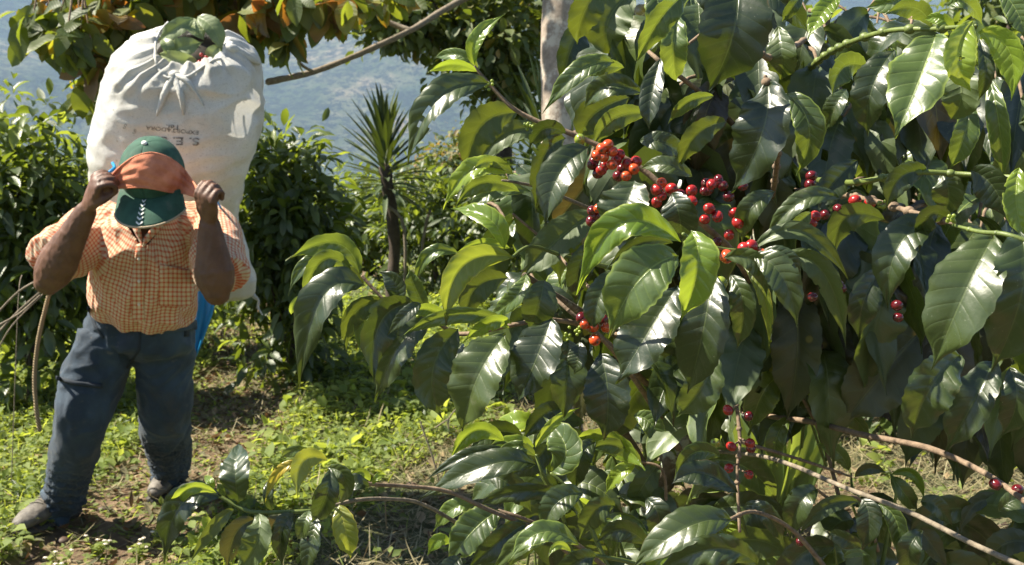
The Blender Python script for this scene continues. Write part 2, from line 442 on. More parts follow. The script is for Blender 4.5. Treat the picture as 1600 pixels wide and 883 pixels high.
# ------------------------------------------------------------------ ground
def sstep(a, b, x):
    t = max(0., min(1., (x-a)/(b-a))); return t*t*(3-2*t)
def pathmask(x, y):
    """1 on the trodden path"""
    c = [(-1.5, 3.2), (-1.43, 4.05), (-1.44, 4.6), (-1.44, 5.3), (-1.55, 6.4), (-1.87, 8.1), (-1.9, 9.9), (-1.4, 12)]
    best = 9
    for (x0, y0), (x1, y1) in zip(c, c[1:]):
        dx, dy = x1-x0, y1-y0; t = max(0, min(1, ((x-x0)*dx+(y-y0)*dy)/(dx*dx+dy*dy)))
        best = min(best, math.hypot(x-x0-t*dx, y-y0-t*dy))
    wob = .12*noise.noise(Vector((x*2.2, y*2.2, 3)))
    return 1-sstep(.17, .40, best+wob)
def gz(x, y):
    z = .035*noise.noise(Vector((x*1.1, y*1.1, 0)))+.014*noise.noise(Vector((x*4, y*4, 2)))+.006*noise.noise(Vector((x*13, y*13, 5)))
    z -= .04*pathmask(x, y)
    z += .10*sstep(.0, 1.6, x)*sstep(6.5, 3.0, y)
    e = max(0, y-15.5)                      # the edge of the slope
    z -= min(.06*e*e, .55*e+.0)
    return z
xs = np.concatenate([np.linspace(-60, -9, 16)[:-1], np.linspace(-9, -3, 30)[:-1], np.linspace(-3, 3.4, 170)[:-1], np.linspace(3.4, 9, 30)[:-1], np.linspace(9, 60, 16)])
ys = np.concatenate([np.linspace(-12, 1.5, 12)[:-1], np.linspace(1.5, 8, 190)[:-1], np.linspace(8, 18, 80)[:-1], np.linspace(18, 60, 20)])
V = []; UVp = []
for x in xs:
    for y in ys:
        V.append((x, y, gz(x, y))); UVp.append((pathmask(x, y), 1-sstep(.1, .8, abs(x-.9)+.4*noise.noise(Vector((x*1.5, y*1.5, 9))))*1 if y < 7 else 0))
s = NT('ground_soil'); p = s.pos(); tn = s.n('ShaderNodeSeparateXYZ'); s.l(s.uv(), tn.inputs[0])
soil = s.ramp(s.noise(p, 9, 8, .7), [(.3, (.10, .06, .036)), (.5, (.18, .12, .07)), (.7, (.29, .20, .125))])
green = s.ramp(s.noise(p, 30, 6, .7), [(.3, (.05, .06, .02)), (.7, (.11, .12, .04))])
fac = s.math('MAXIMUM', tn.outputs[0], tn.outputs[1])
fac = s.maprange(s.math('ADD', fac, s.math('MULTIPLY', s.math('SUBTRACT', s.noise(p, 6, 5), .5), .8)), .2, .5)
s.base(s.mix(fac, green, soil)); s.set(Roughness=.95); s.bump(s.noise(p, 60, 8, .8), .8, .02)
me = mesh_from('ground', V, grid_faces(len(xs)-1, len(ys)-1), UVp)
grd = link('ground', me, s.m); tag(grd, kind='structure')
def gpt(px, py):
    q = G(px, py)
    for _ in range(3): q = G(px, py, gz(q.x, q.y))
    return q
# ------------------------------------------------------------------ mountains across the valley
nr, na = 90, 150
V = []
for i in range(nr):
    r = 60*(5200/60)**(i/(nr-1))
    for j in range(na):
        a = math.radians(-48+96*j/(na-1)); x = r*math.sin(a); y = r*math.cos(a)
        ridge = 560-170*sstep(-.1, .75, a)+60*math.sin(a*7+1)+90*noise.noise(Vector((x*.0008, 1, 3)))
        z = -8-.30*(r-30) if r < 900 else -269
        up = sstep(900, 3900, r)
        z += up*(ridge+269)
        nz = noise.fractal(Vector((x*.0016, y*.0016, 0)), 1, 2, 6)
        z += 95*nz*sstep(500, 1800, r)*(1-.3*up)
        if r > 4000: z -= (r-4000)*.3
        V.append((x, y, z))
s = NT('mountain_forest'); p = s.pos()
mp = s.n('ShaderNodeMapping'); s.l(p, mp.inputs[0]); mp.inputs['Scale'].default_value = (1, 1, 1)
n1 = s.noise(mp.outputs[0], .006, 8, .65); n2 = s.noise(mp.outputs[0], .05, 6, .8)
c = s.ramp(n1, [(.38, (.022, .045, .016)), (.48, (.06, .09, .03)), (.56, (.14, .15, .07)), (.66, (.34, .27, .17))])
c = s.mix(s.maprange(n2, .46, .54, 0, .92), c, (.004, .010, .004))
s.base(c); s.set(Roughness=.95); s.bump(s.math('ADD', n2, n1), 1, 30)
mt = link('mountains', mesh_from('mountains', V, grid_faces(nr-1, na-1)[:, ::-1]), s.m); tag(mt, kind='structure')
# houses are too small to tell; haze fills the valley
g = Geo(); bx0, bx1, by0, by1, bz0, bz1 = -5600, 5600, -30, 5600, -520, 900
g.add([(x, y, z) for x in (bx0, bx1) for y in (by0, by1) for z in (bz0, bz1)], [(0, 1, 3, 2), (4, 6, 7, 5), (0, 4, 5, 1), (2, 3, 7, 6), (0, 2, 6, 4), (1, 5, 7, 3)])
hm = bpy.data.materials.new('haze_air'); hm.use_nodes = True; hm.node_tree.nodes.clear()
pv = hm.node_tree.nodes.new('ShaderNodeVolumePrincipled'); oo = hm.node_tree.nodes.new('ShaderNodeOutputMaterial')
hm.node_tree.links.new(pv.outputs[0], oo.inputs['Volume'])
pv.inputs['Color'].default_value = (.42, .61, .88, 1); pv.inputs['Density'].default_value = .00015; pv.inputs['Anisotropy'].default_value = 0
hz = link('haze', g.mesh('haze'), hm, smooth=False); tag(hz, kind='stuff')

# ------------------------------------------------------------------ trees and bushes behind
def branch_tree(g, base, tips, r0, r1=.006, sag=.1, seg=7, seed=0):
    """limbs from base to tips; returns the polylines"""
    out = []
    for i, t in enumerate(tips):
        base = Vector(base); t = Vector(t); m = base.lerp(t, .5)+Vector((random.uniform(-.05, .05), random.uniform(-.05, .05), sag))*(t-base).length
        pts = catmull([base, m, t], 5); n = len(pts)
        tube(g, pts, [r0+(r1-r0)*(k/(n-1)) for k in range(n)], seg)
        out.append(pts)
    return out
def bush(name, label, cat, base, cx, rad, nclust, per, L, W, mat, group=None, trunk_mat='dark_trunk', tr=.03, hang=.32, tintpow=1.25, nu=4, core=.25, droop=(.1, 1.3), broad=False, limbs=9, seed=0, spread=.13, gloss=None):
    """leaf clusters (whorls) at the ends of twigs spread through an ellipsoid volume"""
    random.seed(seed); base = Vector(base); cx = Vector(cx); rad = Vector(rad)
    root = empty(name, base, label, cat, group)
    d = unit(nclust); rr = core+(1-core)*rng.random(nclust)**.6
    lump = np.array([min(1.22, 1+.75*noise.noise(Vector((v[0]*2.6+seed, v[1]*2.6, v[2]*2.6)))) for v in d])
    C = np.array(cx)+d*rr[:, None]*lump[:, None]*np.array(rad)
    lowc = rng.random(nclust) < .28
    C[lowc, 2] = gz(base.x, base.y)+rng.uniform(.05, 1, lowc.sum())*max(.2, cx.z-gz(base.x, base.y))
    C[:, 2] = np.maximum(C[:, 2], gz(base.x, base.y)+.08)
    idx = np.repeat(np.arange(nclust), per)
    out = d[idx]; n = len(idx)
    off = unit(n)
    dirs = off*.9+out*.5; dirs[:, 2] -= hang
    pos = C[idx]+off*spread*rng.random((n, 1))
    nr_ = np.tile([0, 0, 1.], (n, 1))+unit(n)*.7+out*.3
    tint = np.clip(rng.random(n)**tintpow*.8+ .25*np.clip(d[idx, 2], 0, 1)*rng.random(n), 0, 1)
    Ls = L*rng.uniform(.4, 1.2, n)
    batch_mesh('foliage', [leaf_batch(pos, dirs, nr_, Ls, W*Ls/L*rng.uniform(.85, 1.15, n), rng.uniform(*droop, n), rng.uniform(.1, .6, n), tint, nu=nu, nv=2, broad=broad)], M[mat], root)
    g = Geo(); gb = Geo()
    top = cx+Vector((0, 0, rad.z*.3))
    tube(g, catmull([base-Vector((0, 0, .05)), base.lerp(top, .4)+Vector((random.uniform(-.1, .1), 0, 0)), top], 5), [tr, tr*.95, tr*.9, tr*.85, tr*.8, tr*.75, tr*.65, tr*.55, tr*.5, tr*.4, tr*.3], 8)
    link('trunk', g.mesh('trunk'), M[trunk_mat], root)
    sel = rng.choice(nclust, min(limbs, nclust), replace=False)
    for i in sel:
        f = random.uniform(.15, .9); s0 = base.lerp(top, f)
        branch_tree(gb, s0, [C[i]], tr*.35, .004, .08, 6)
    link('branches', gb.mesh('branches'), M[trunk_mat], root)
    return root
def B(px, py, d): return P(px, py, d)
def gbase(p): return Vector((p[0], p[1], gz(p[0], p[1])))
def put_bush(label, px, py, d, rx, rz, ncl, per=6, L=.15, W=.052, mat='bg_coffee', ry=None, group='coffee bushes behind', name='coffee_bush', cat='coffee bush', **kw):
    c = P(px, py, d); k = d/FPX; ncl = int(ncl*1.25); L *= .88; W *= .88
    return bush(name, label, cat, gbase(c), c, (rx*k, ry or rx*k*.9, rz*k), ncl, per, L, W, mat, group, seed=int(px+py), **kw)
put_bush('dark glossy coffee bush at the left edge behind the man', 30, 335, 6.0, 135, 165, 430, 7, L=.15)
put_bush('glossy coffee bush between the sack and the spiky yucca', 445, 345, 6.6, 92, 150, 400, 7, L=.145)
put_bush('coffee bush at far left with a few yellow-green shoots, lower down the slope', -60, 290, 8.2, 190, 150, 260, 6)
put_bush('coffee bush hidden mostly behind the white sack', 250, 330, 7.4, 150, 150, 260, 6)
put_bush('low coffee bush in shade right of the yucca stem', 690, 330, 10.0, 110, 75, 330, 6, L=.15)
put_bush('low coffee bush behind the yucca stem', 575, 335, 10.8, 80, 75, 220, 6, L=.15)
put_bush('coffee bush below the pale trunk', 850, 330, 9.0, 130, 85, 330, 6, L=.15)
put_bush('coffee bush seen through the big leaves right of the pale trunk', 1060, 270, 7.6, 150, 190, 380, 6)
put_bush('coffee bush with red berries behind the right side leaves', 1400, 240, 5.2, 150, 150, 380, 7)
put_bush('coffee bush at the far right edge behind the bright young leaves', 1600, 200, 5.8, 150, 190, 360, 7)
put_bush('coffee bush in the gap between the cherries and the right edge', 1250, 190, 6.4, 130, 170, 300, 6)
put_bush('red and orange tipped shrub right of the hanging white leaf', 735, 262, 11.5, 75, 62, 420, 6, L=.10, W=.05, mat='bg_red', group=None, name='red_tipped_shrub', cat='shrub', tintpow=.8)
put_bush('orange tinted shrub just right of the yucca crown', 665, 285, 12.5, 50, 40, 200, 6, L=.10, W=.05, mat='bg_red', group=None, name='orange_tipped_shrub', cat='shrub', tintpow=.8)
put_bush('dark tree with drying leaves in the top right corner', 1580, 50, 9.5, 130, 120, 420, 6, L=.17, W=.09, mat='bg_far', group=None, name='broadleaf_tree', cat='tree', tr=.08, tintpow=.9)

# small leaved tree that hangs in from the top, middle
def crown_tree(name, label, cat, base, lobes, mat, L, W, per, trunk, tr, tmat='dark_trunk', hang=.35, tintpow=1.0, broad=False, droop=(.2, .9), nu=4, spread=.12):
    root = empty(name, gbase(base), label, cat)
    parts = []; gb = Geo()
    for (px, py, d, rx, ry, rz, n, src) in lobes:
        k = d/FPX; c = P(px, py, d); dd = unit(n); rr = rng.random(n)**.45
        C = np.array(c)+dd*rr[:, None]*np.array([rx*k, ry, rz*k])
        C += .08*unit(n)
        idx = np.repeat(np.arange(n), per); m = len(idx); off = unit(m)
        dirs = off+dd[idx]*.3; dirs[:, 2] -= hang
        nr_ = np.tile([0, 0, 1.], (m, 1))+unit(m)*.5
        cl = rng.random(n)[idx]
        tint = np.clip((.55*cl+.45*rng.random(m))**tintpow, 0, 1); Ls = L*rng.uniform(.6, 1.2, m)
        parts.append(leaf_batch(C[idx]+off*spread*rng.random((m, 1)), dirs, nr_, Ls, W*Ls/L*rng.uniform(.8, 1.15, m), rng.uniform(*droop, m), rng.uniform(.05, .5, m), tint, nu=nu, broad=broad))
        s0 = P(*src)
        for i in range(0, n, max(1, n//7)): branch_tree(gb, s0, [C[i]], .012*d/6, .003, .06, 6)
    batch_mesh('crown', parts, M[mat], root)
    link('limbs', gb.mesh('limbs'), M[tmat], root)
    g = Geo(); tube(g, trunk, tr, 12, k=5, bump=.12); link('trunk', g.mesh('trunk'), M[tmat], root)
    return root
b0 = P(770, 330, 9.4); gb0 = gbase(b0)
crown_tree('hanging_tree', 'small leaved olive green tree hanging in from the top left of the pale trunk', 'tree', gb0,
    [(640, 20, 9.0, 90, .5, 45, 85, (700, 40, 9.0)), (745, 60, 9.2, 95, .6, 75, 165, (720, 40, 9.2)), (800, 130, 9.4, 60, .5, 85, 120, (770, 80, 9.4)), (615, 50, 9, 50, .3, 18, 40, (690, 30, 9)), (830, 20, 9.6, 90, .6, 60, 90, (770, 40, 9.4)), (700, -20, 9.2, 200, .6, 40, 130, (740, 0, 9.2)), (560, 5, 9, 50, .4, 20, 30, (640, 30, 9))],
    'bg_far', .12, .07, 6, [gb0, P(785, 250, 9.4), P(775, 120, 9.4), P(740, 20, 9.3)], [.09, .08, .06, .04], tintpow=1.1)
# big leaved shade tree over the man, with the bare grey limb
b1 = P(720, 330, 7.2); gb1 = gbase(Vector((b1.x+.9, b1.y, 0)))
limb = [P(985, 330, 7.3), P(900, 60, 7.2), P(700, 30, 6.9), P(640, 48, 6.7), P(560, 85, 6.5), P(490, 112, 6.4), P(420, 128, 6.3)]
sroot = empty('shade_tree', gbase(P(990, 330, 7.3)), 'big leaved shade tree with yellow and orange leaves over the sack', 'tree')
g = Geo(); tube(g, [gbase(P(990, 330, 7.3))]+limb[:2]+[P(820, -60, 7)], [.10, .09, .07, .05], 12, k=5, bump=.1); link('trunk', g.mesh('trunk'), M['pale_trunk'], sroot)
g = Geo(); tube(g, [P(870, -70, 7.1), P(760, -20, 7.0), P(690, 18, 6.9)]+limb[3:], [.032, .026, .020, .018, .017, .017, .020], 10, k=6, bump=.25); tube(g, [P(640, 48, 6.7), P(600, 30, 6.7), P(560, -10, 6.6)], [.02, .015, .01], 8, k=4)
tube(g, [P(490, 112, 6.4), P(470, 100, 6.3), P(455, 70, 6.3)], [.01, .008, .006], 8, k=4)
link('bare_limb', g.mesh('bare_limb'), M['twig_pale'], sroot)
parts = []; gb = Geo()
src = P(330, -220, 6.0)
for (px, py, d, rx, rz, n) in [(75, 28, 5.8, 45, 30, 24), (120, 60, 5.7, 38, 30, 16), (165, 110, 5.9, 28, 32, 14), (150, 15, 5.8, 60, 30, 34), (230, 10, 6.1, 70, 35, 40), (330, -12, 6.1, 70, 22, 30), (415, 10, 5.9, 40, 36, 24), (385, 45, 6.0, 25, 30, 10), (455, 45, 5.9, 16, 32, 7), (480, -5, 5.8, 50, 22, 24), (535, 0, 5.7, 34, 20, 15), (140, 130, 6.2, 24, 22, 12), (600, -10, 6.3, 40, 16, 12), (290, -60, 6.0, 330, 50, 80)]:
    k = d/FPX; c = P(px, py, d); dd = unit(n); C = np.array(c)+dd*rng.random((n, 1))**.4*np.array([rx*k, .25, rz*k])
    idx = np.repeat(np.arange(n), 3); m = len(idx)
    dirs = unit(m)*.8; dirs[:, 2] -= .7
    nr_ = np.tile([-.2, -.55, .6], (m, 1))+unit(m)*.6
    cl = rng.random(n)[idx]; Ls = rng.uniform(.11, .21, m)
    parts.append(leaf_batch(C[idx]+unit(m)*.04, dirs, nr_, Ls, Ls*rng.uniform(.48, .62, m), rng.uniform(.1, .8, m), rng.uniform(.05, .4, m), np.clip(.5*cl+.5*rng.random(m)+.10, 0, 1)**1.0, nu=6, nv=4, broad=True))
    for i in range(0, n, 6): branch_tree(gb, P(px+(px-300)*.1+20, -160, d), [C[i]], .012, .004, .03, 6)
batch_mesh('crown', parts, M['shade'], sroot); link('limbs', gb.mesh('limbs'), M['twig'], sroot)
# pale mottled trunk
g = Geo(); tb = gbase(P(875, 400, 5.2)); pts = [tb-Vector((0, 0, .1)), tb+Vector((0, 0, .3)), P(875, 190, 5.2), P(873, 100, 5.2), P(877, 0, 5.2), P(888, -120, 5.2), P(880, -500, 5.3)]
pr = empty('pale_tree', tb, 'pale mottled grey tree trunk rising behind the coffee leaves', 'tree')
tube(g, pts, [.13, .10, .084, .084, .084, .08, .07], 28, k=9, bump=.05)
link('trunk', g.mesh('trunk'), M['pale_trunk'], pr)
g = Geo(); parts = []
n = 120; C = np.array(P(860, -520, 5.3))+unit(n)*np.array([1.5, 1.2, .7])
idx = np.repeat(np.arange(n), 5); m = len(idx)
parts.append(leaf_batch(C[idx]+.1*unit(m), unit(m), np.tile([0, 0, 1.], (m, 1))+.4*unit(m), .16, .08, .5, .3, None, nu=3, broad=True))
batch_mesh('crown', parts, M['bg_far'], pr)

# yuccas
def yucca(label, px, py, d, h_px, n, blade, stem_base, lean=0):
    c = P(px, py, d); base = gbase(c)
    root = empty('yucca', base, label, 'yucca', 'spiky yuccas on the slope')
    g = Geo(); tube(g, [base-Vector((0, 0, .05)), base.lerp(c, .5)+Vector((.06, 0, 0)), c], [.05, .042, .05], 10, k=5, bump=.25); link('stem', g.mesh('stem'), M['dark_trunk'], root)
    i = np.arange(n); el = np.linspace(-.25, 1.5, n); az = i*2.399
    dirs = np.stack([np.cos(el)*np.cos(az), np.cos(el)*np.sin(az), np.sin(el)], -1)+.06*unit(n)
    pos = np.array(c)+dirs*.04+np.array([0, 0, 1])*np.linspace(-.18, .18, n)[:, None]
    Ls = blade*rng.uniform(.8, 1.1, n)
    batch_mesh('crown', [leaf_batch(pos, dirs, np.tile([0, 0, 1.], (n, 1))+.1*unit(n), Ls, .040, np.where(el < .3, .45, .10), .5, rng.random(n)*.8, nu=6)], M['blade'], root)
    return root
yucca('spiky yucca with a dark stem standing by the path', 602, 265, 8.5, 0, 90, .42, None)
yucca('pale green spiky yucca just left of the pale trunk', 850, 245, 7.6, 0, 46, .55, None)
# ------------------------------------------------------------------ the man
f1 = gpt(85, 845); f2 = gpt(262, 779)
d1 = depth(f1); d2 = depth(f2)
person = empty('person', Vector(((f1.x+f2.x)/2, (f1.y+f2.y)/2, 0)), 'man in checked shirt and dark trousers bent under a sack, cap hiding his face', 'person')
# joints (image position + distance)
HC = P(238, 268, 3.58)                                  # head centre (cap dome)
hU = (UP*.72-FW*.69).normalized(); hF = (-UP*.69-FW*.72).normalized(); hR = RX.copy()
neck = P(236, 335, 3.80); chest = P(232, 400, 3.90); waist = P(222, 490, 4.06); pelvis = P(218, 530, 4.12)
sR = P(148, 360, 3.90); sL = P(330, 362, 3.86)
eR = P(76, 437, 3.66); eL = P(338, 452, 3.60)
wR = P(136, 328, 3.53); wL = P(327, 346, 3.53)
hpR = P(172, 548, 4.10); hpL = P(256, 550, 4.16)
kR = P(128, 655, (d1+4.05)/2-.06); kL = P(256, 655, (d2+4.16)/2-.12)
aR = f1+Vector((-.028, .17, .10)); aL = f2+Vector((-.01, .12, .10))
g = Geo()
# torso, neck, head
tube(g, [pelvis, waist, chest, neck.lerp(chest, .35)], [.125, .12, .13, .07], 20, hint=RX, k=4, rb=[.08, .08, .08, .05])
tube(g, [chest.lerp(neck, .3), neck, HC-hU*.05], [.06, .055, .06], 14, k=3)
hc = HC-hU*.035
ellipsoid(g, hc, (.077, .098, .10), (hR, hF, hU), 24, 18)
ellipsoid(g, hc-hU*.07+hF*.035, (.058, .062, .055), (hR, hF, hU))      # jaw
ellipsoid(g, hc-hU*.108+hF*.066, (.024, .02, .018), (hR, hF, hU))      # chin
tube(g, [hc-hU*.01+hF*.094, hc-hU*.045+hF*.116], [.011, .016], 10)       # nose
ellipsoid(g, hc-hU*.046+hF*.108, (.019, .012, .010), (hR, hF, hU), 10, 8)
ellipsoid(g, hc-hU*.078+hF*.094, (.026, .012, .007), (hR, hF, hU), 10, 8)  # lips
ellipsoid(g, hc-hU*.086+hF*.092, (.023, .012, .007), (hR, hF, hU), 10, 8)
ellipsoid(g, hc+hU*.006+hF*.088, (.05, .014, .010), (hR, hF, hU), 14, 8)   # brow
for s_ in (-1, 1):
    ellipsoid(g, hc-hU*.03+hR*s_*.08-hF*.01, (.012, .022, .034), (hR, hF, hU), 10, 8)
    ellipsoid(g, hc-hU*.013+hR*s_*.033+hF*.082, (.014, .014, .010), (hR, hF, hU), 10, 8)
ellipsoid(g, P(232, 360, 3.86), (.075, .075, .075))
# legs
for hp, kn, an in ((hpR, kR, aR), (hpL, kL, aL)):
    tube(g, [hp+Vector((0, 0, .04)), hp.lerp(kn, .5), kn, kn.lerp(an, .35), an], [.085, .075, .055, .055, .036], 14, k=3)
    tube(g, [an, an+Vector((-.02, -.05, -.055)), an+Vector((-.04, -.11, -.07))], [.032, .028, .020], 10, k=2)
# arms
def arm(sh, el, wr, side):
    tube(g, [sh, sh.lerp(el, .5), el], [.050, .050, .045], 16, k=4)
    m = el.lerp(wr, .28)
    hint = (wr-el).cross(FW)
    tube(g, [el-(wr-el)*.05, el.lerp(wr, .1), el.lerp(wr, .3), el.lerp(wr, .65), wr], [.044, .060, .063, .046, .031], 18, hint=hint, k=4, rb=[.038, .050, .052, .038, .024])
    ellipsoid(g, el+(el-wr).normalized()*.016, (.042, .036, .036))
arm(sR, eR, wR, -1); arm(sL, eL, wL, 1)
# hands: both fists close on the ends of the head band
def hand(wr, kn, across, back, thumbside):
    """wr wrist, kn knuckle row centre, across = unit vector from index to little finger, back = out of the back of the hand"""
    ax = (kn-wr).normalized(); L = (kn-wr).length
    across = (across-ax*across.dot(ax)).normalized(); back = ax.cross(across)*(1 if ax.cross(across).dot(back) > 0 else -1)
    tube(g, [wr, wr.lerp(kn, .4), wr.lerp(kn, .8), kn], [.027, .037, .042, .040], 16, hint=across, k=3, rb=[.020, .021, .019, .015])
    lens = (.046, .052, .048, .037); 
    for i in range(4):
        o = kn+across*(-.0315+.021*i)-ax*(.004*abs(i-1.2))+back*.002
        l = lens[i]
        ellipsoid(g, o+back*.003, (.0105, .0105, .0105), nu=10, nv=8)
        a = o+ax*.010; b = a+(ax*.45-back*.9).normalized()*l*.80; c = b+(-ax*.75-back*.66).normalized()*l*.62; e = c+(-ax*.95+back*.25).normalized()*l*.42
        tube(g, [o-ax*.02, a, b, c, e], [.0095, .0098, .0092, .0085, .007], 10, k=3)
    th = wr.lerp(kn, .45)-across*.030-back*.004
    t1 = th+(ax*.82-across*.25-back*.5).normalized()*.032; t2 = t1+(ax*.45+across*.45-back*.75).normalized()*.026; t3 = t2+(ax*.05+across*.85-back*.4).normalized()*.022
    ellipsoid(g, kn-back*.026-ax*.012, (.026, .026, .026))
    tube(g, [wr.lerp(kn, .25)-across*.014, th, t1, t2, t3], [.016, .0155, .0125, .011, .0085], 10, k=3)
    return kn+ax*.0-back*.035
kR_ = P(153, 284, 3.475); kL_ = P(321, 307, 3.475)
gripR = hand(wR, kR_, (RX*.55-UP*.35-FW*.75).normalized()*-1, (-RX*.6-FW*.7+UP*.2), 1)
gripL = hand(wL, kL_, (RX*.75-FW*.5).normalized(), (RX*.35-FW*.85+UP*.2), -1)
me = remesh(g, .0042, 3)
def veins(p): return .0012*noise.noise(p*55)+.0006*noise.noise(p*130)
displace(me, lambda p: veins(p)-.0016*max(0, .35-abs(noise.noise(Vector((p.x*22, p.y*22, p.z*11)))))*0+.0022*(1-abs(noise.noise(Vector((p.x*38+3, p.y*38, p.z*13))))*3.2 if abs(noise.noise(Vector((p.x*38+3, p.y*38, p.z*13)))) < .12 else 0)*.5)
s = NT('skin'); p = s.pos()
c = s.ramp(s.noise(p, 18, 5, .6), [(.3, (.088, .040, .023)), (.7, (.165, .078, .044))])
c = s.mix(s.maprange(s.noise(p, 70, 4, .7), .55, .75, 0, .35), c, (.08, .035, .02))
s.base(c); s.set(Roughness=.55); s.b.inputs['Subsurface Weight'].default_value = .06; s.b.inputs['Subsurface Radius'].default_value = (.02, .008, .004)
s.bump(s.noise(p, 260, 4, .7), .35, .0015)
body = link('body', me, s.m, person)
# hair under the cap
g = Geo(); ellipsoid(g, hc+hU*.01-hF*.012, (.084, .098, .095), (hR, hF, hU), 24, 16); mh = g.mesh('hair')
s = NT('black_hair'); s.base((.012, .010, .009)); s.set(Roughness=.6); s.bump(s.noise(s.pos(), 400, 3), .6, .002); link('hair', mh, s.m, person)

# ---- clothing
def wrink(p, sc, amp, st=(1, 1, 1)):
    q = Vector((p.x*st[0], p.y*st[1], p.z*st[2]))*sc
    a = noise.noise(q+Vector((noise.noise(q*.6)*1.2, 0, noise.noise(q*.6+Vector((9, 2, 1)))*1.2)))
    return amp*(1-abs(a)*2.6)
g = Geo()
hem = P(219, 499, 4.05)
tube(g, [P(220, 494, 4.05), P(221, 484, 4.03), P(222, 462, 4.0), P(226, 425, 3.93), P(232, 385, 3.88), P(236, 350, 3.86), P(237, 325, 3.85)], [.155, .180, .188, .180, .170, .148, .115], 36, hint=RX, k=4, rb=[.05, .125, .15, .145, .13, .10, .06], ends=True)
tube(g, [P(236, 385, 3.86), P(238, 345, 3.82), P(238, 322, 3.80)], [.13, .10, .072], 20, hint=RX, k=3, rb=[.09, .08, .07])
# shoulders and short sleeves
def sleeve(sh, el, r, out):
    pts = [chest.lerp(sh, .6)+UP*.04, sh+UP*.01, sh.lerp(el, .45)+out*.4, sh.lerp(el, .80)+out]
    tube(g, pts, r, 24, hint=(el-sh).cross(FW), k=4, ends=False, rb=[x*.86 for x in r])
sleeve(sR, eR, [.092, .090, .098, .094], P(60, 397, 3.8)-P(76, 410, 3.8))
sleeve(sL, eL, [.090, .084, .088, .084], P(352, 430, 3.8)-P(338, 430, 3.8))
me = remesh(g, .0065, 5)
me.update()
def shirt_fold(p):
    x, y = PX(p)
    a = wrink(p, 7, .010, (1.5, 1, .6))+wrink(p, 19, .0035, (1.3, 1, .6))
    b = .006*math.sin((x-225)*.16+.8*math.sin(y*.03))*sstep(430, 500, y)      # blousing over the belt
    return a+b-.004
displace(me, shirt_fold)
# UV: cloth runs round each bone
me.update()
ca = np.array([v.co[:] for v in me.vertices])
bones = [(Vector(waist), Vector(neck), .19, .0), (sR, eR, .14, .0), (sL, eL, .12, .0)]
uvl = me.uv_layers.new(name='UVMap')
def segd(p, a, b):
    ab = b-a; t = max(0, min(1, (p-a).dot(ab)/ab.length_squared)); return (p-a-ab*t).length, t
for poly in me.polygons:
    c = poly.center
    ds = [segd(c, a, b)[0]/r for a, b, r, _ in bones]
    x_, y_ = PX(c)
    k = ds.index(min(ds))
    if x_ < 128 and y_ < 430: k = 1
    a, b, r, _ = bones[k]; t = (b-a).normalized(); h = (RX-t*RX.dot(t)).normalized() if k == 0 else (t.cross(FW)).normalized(); q = t.cross(h)
    ang0 = None
    for li in poly.loop_indices:
        v = me.vertices[me.loops[li].vertex_index].co-a
        al = v.dot(t); an = math.atan2(v.dot(q), v.dot(h))
        if k == 0:
            an = math.atan2(v.dot(h), -v.dot(q)*(1 if q.dot(FW) > 0 else -1))
        if ang0 is None: ang0 = an
        if an-ang0 > math.pi: an -= 2*math.pi
        if an-ang0 < -math.pi: an += 2*math.pi
        uvl.data[li].uv = (an*(.165 if k == 0 else .105), al)
def gingham(name, base, line, per=.0155):
    s = NT(name); uv = s.uv(); sep = s.n('ShaderNodeSeparateXYZ'); s.l(uv, sep.inputs[0]); p = s.pos()
    def st(x):
        f = s.math('FRACT', s.math('DIVIDE', s.math('ADD', x, s.math('MULTIPLY', s.noise(p, 12, 2), .006)), per))
        d = s.math('ABSOLUTE', s.math('SUBTRACT', f, .5)); return s.maprange(d, .17, .23, 1, 0)
    a, b = st(sep.outputs[0]), st(sep.outputs[1])
    fac = s.math('MULTIPLY', s.math('ADD', a, b), .5)
    c = s.ramp(fac, [(0, base), (.5, tuple(.42*x+.58*y for x, y in zip(base, line))), (1, line)])
    c = s.mix(s.maprange(s.noise(p, 7, 4), .45, .7, 0, .3), c, (.62, .40, .10), 'MULTIPLY')
    # grime
    c = s.mix(s.maprange(s.noise(p, 5, 5, .7), .5, .75, 0, .35), c, (.35, .24, .14))
    s.base(c); s.set(Roughness=.85); s.b.inputs['Sheen Weight'].default_value = .15
    s.bump(s.math('ADD', s.noise(p, 60, 5, .6), s.math('MULTIPLY', s.noise(p, 500, 2), .3)), .45, .006)
    s.translucent(c, .10); return s.m
M['shirt'] = gingham('orange_gingham', (.72, .58, .39), (.58, .10, .026), .0148)
shirt = link('shirt', me, M['shirt'], person)
sb = bvh_of(me)
bm = bmesh.new(); bm.from_mesh(me)                # open neck
tri = [(194, 346), (264, 340), (224, 392)]
def intri(x, y):
    sg = [(x-b[0])*(a[1]-b[1])-(a[0]-b[0])*(y-b[1]) for a, b in zip(tri, tri[1:]+tri[:1])]
    return all(v >= 0 for v in sg) or all(v <= 0 for v in sg)
bmesh.ops.delete(bm, geom=[f for f in bm.faces if intri(*PX(f.calc_center_median())) and f.calc_center_median().y < 3.86], context='FACES'); bm.to_mesh(me); bm.free()
md = shirt.modifiers.new('cloth', 'SOLIDIFY'); md.thickness = .003; md.offset = -1
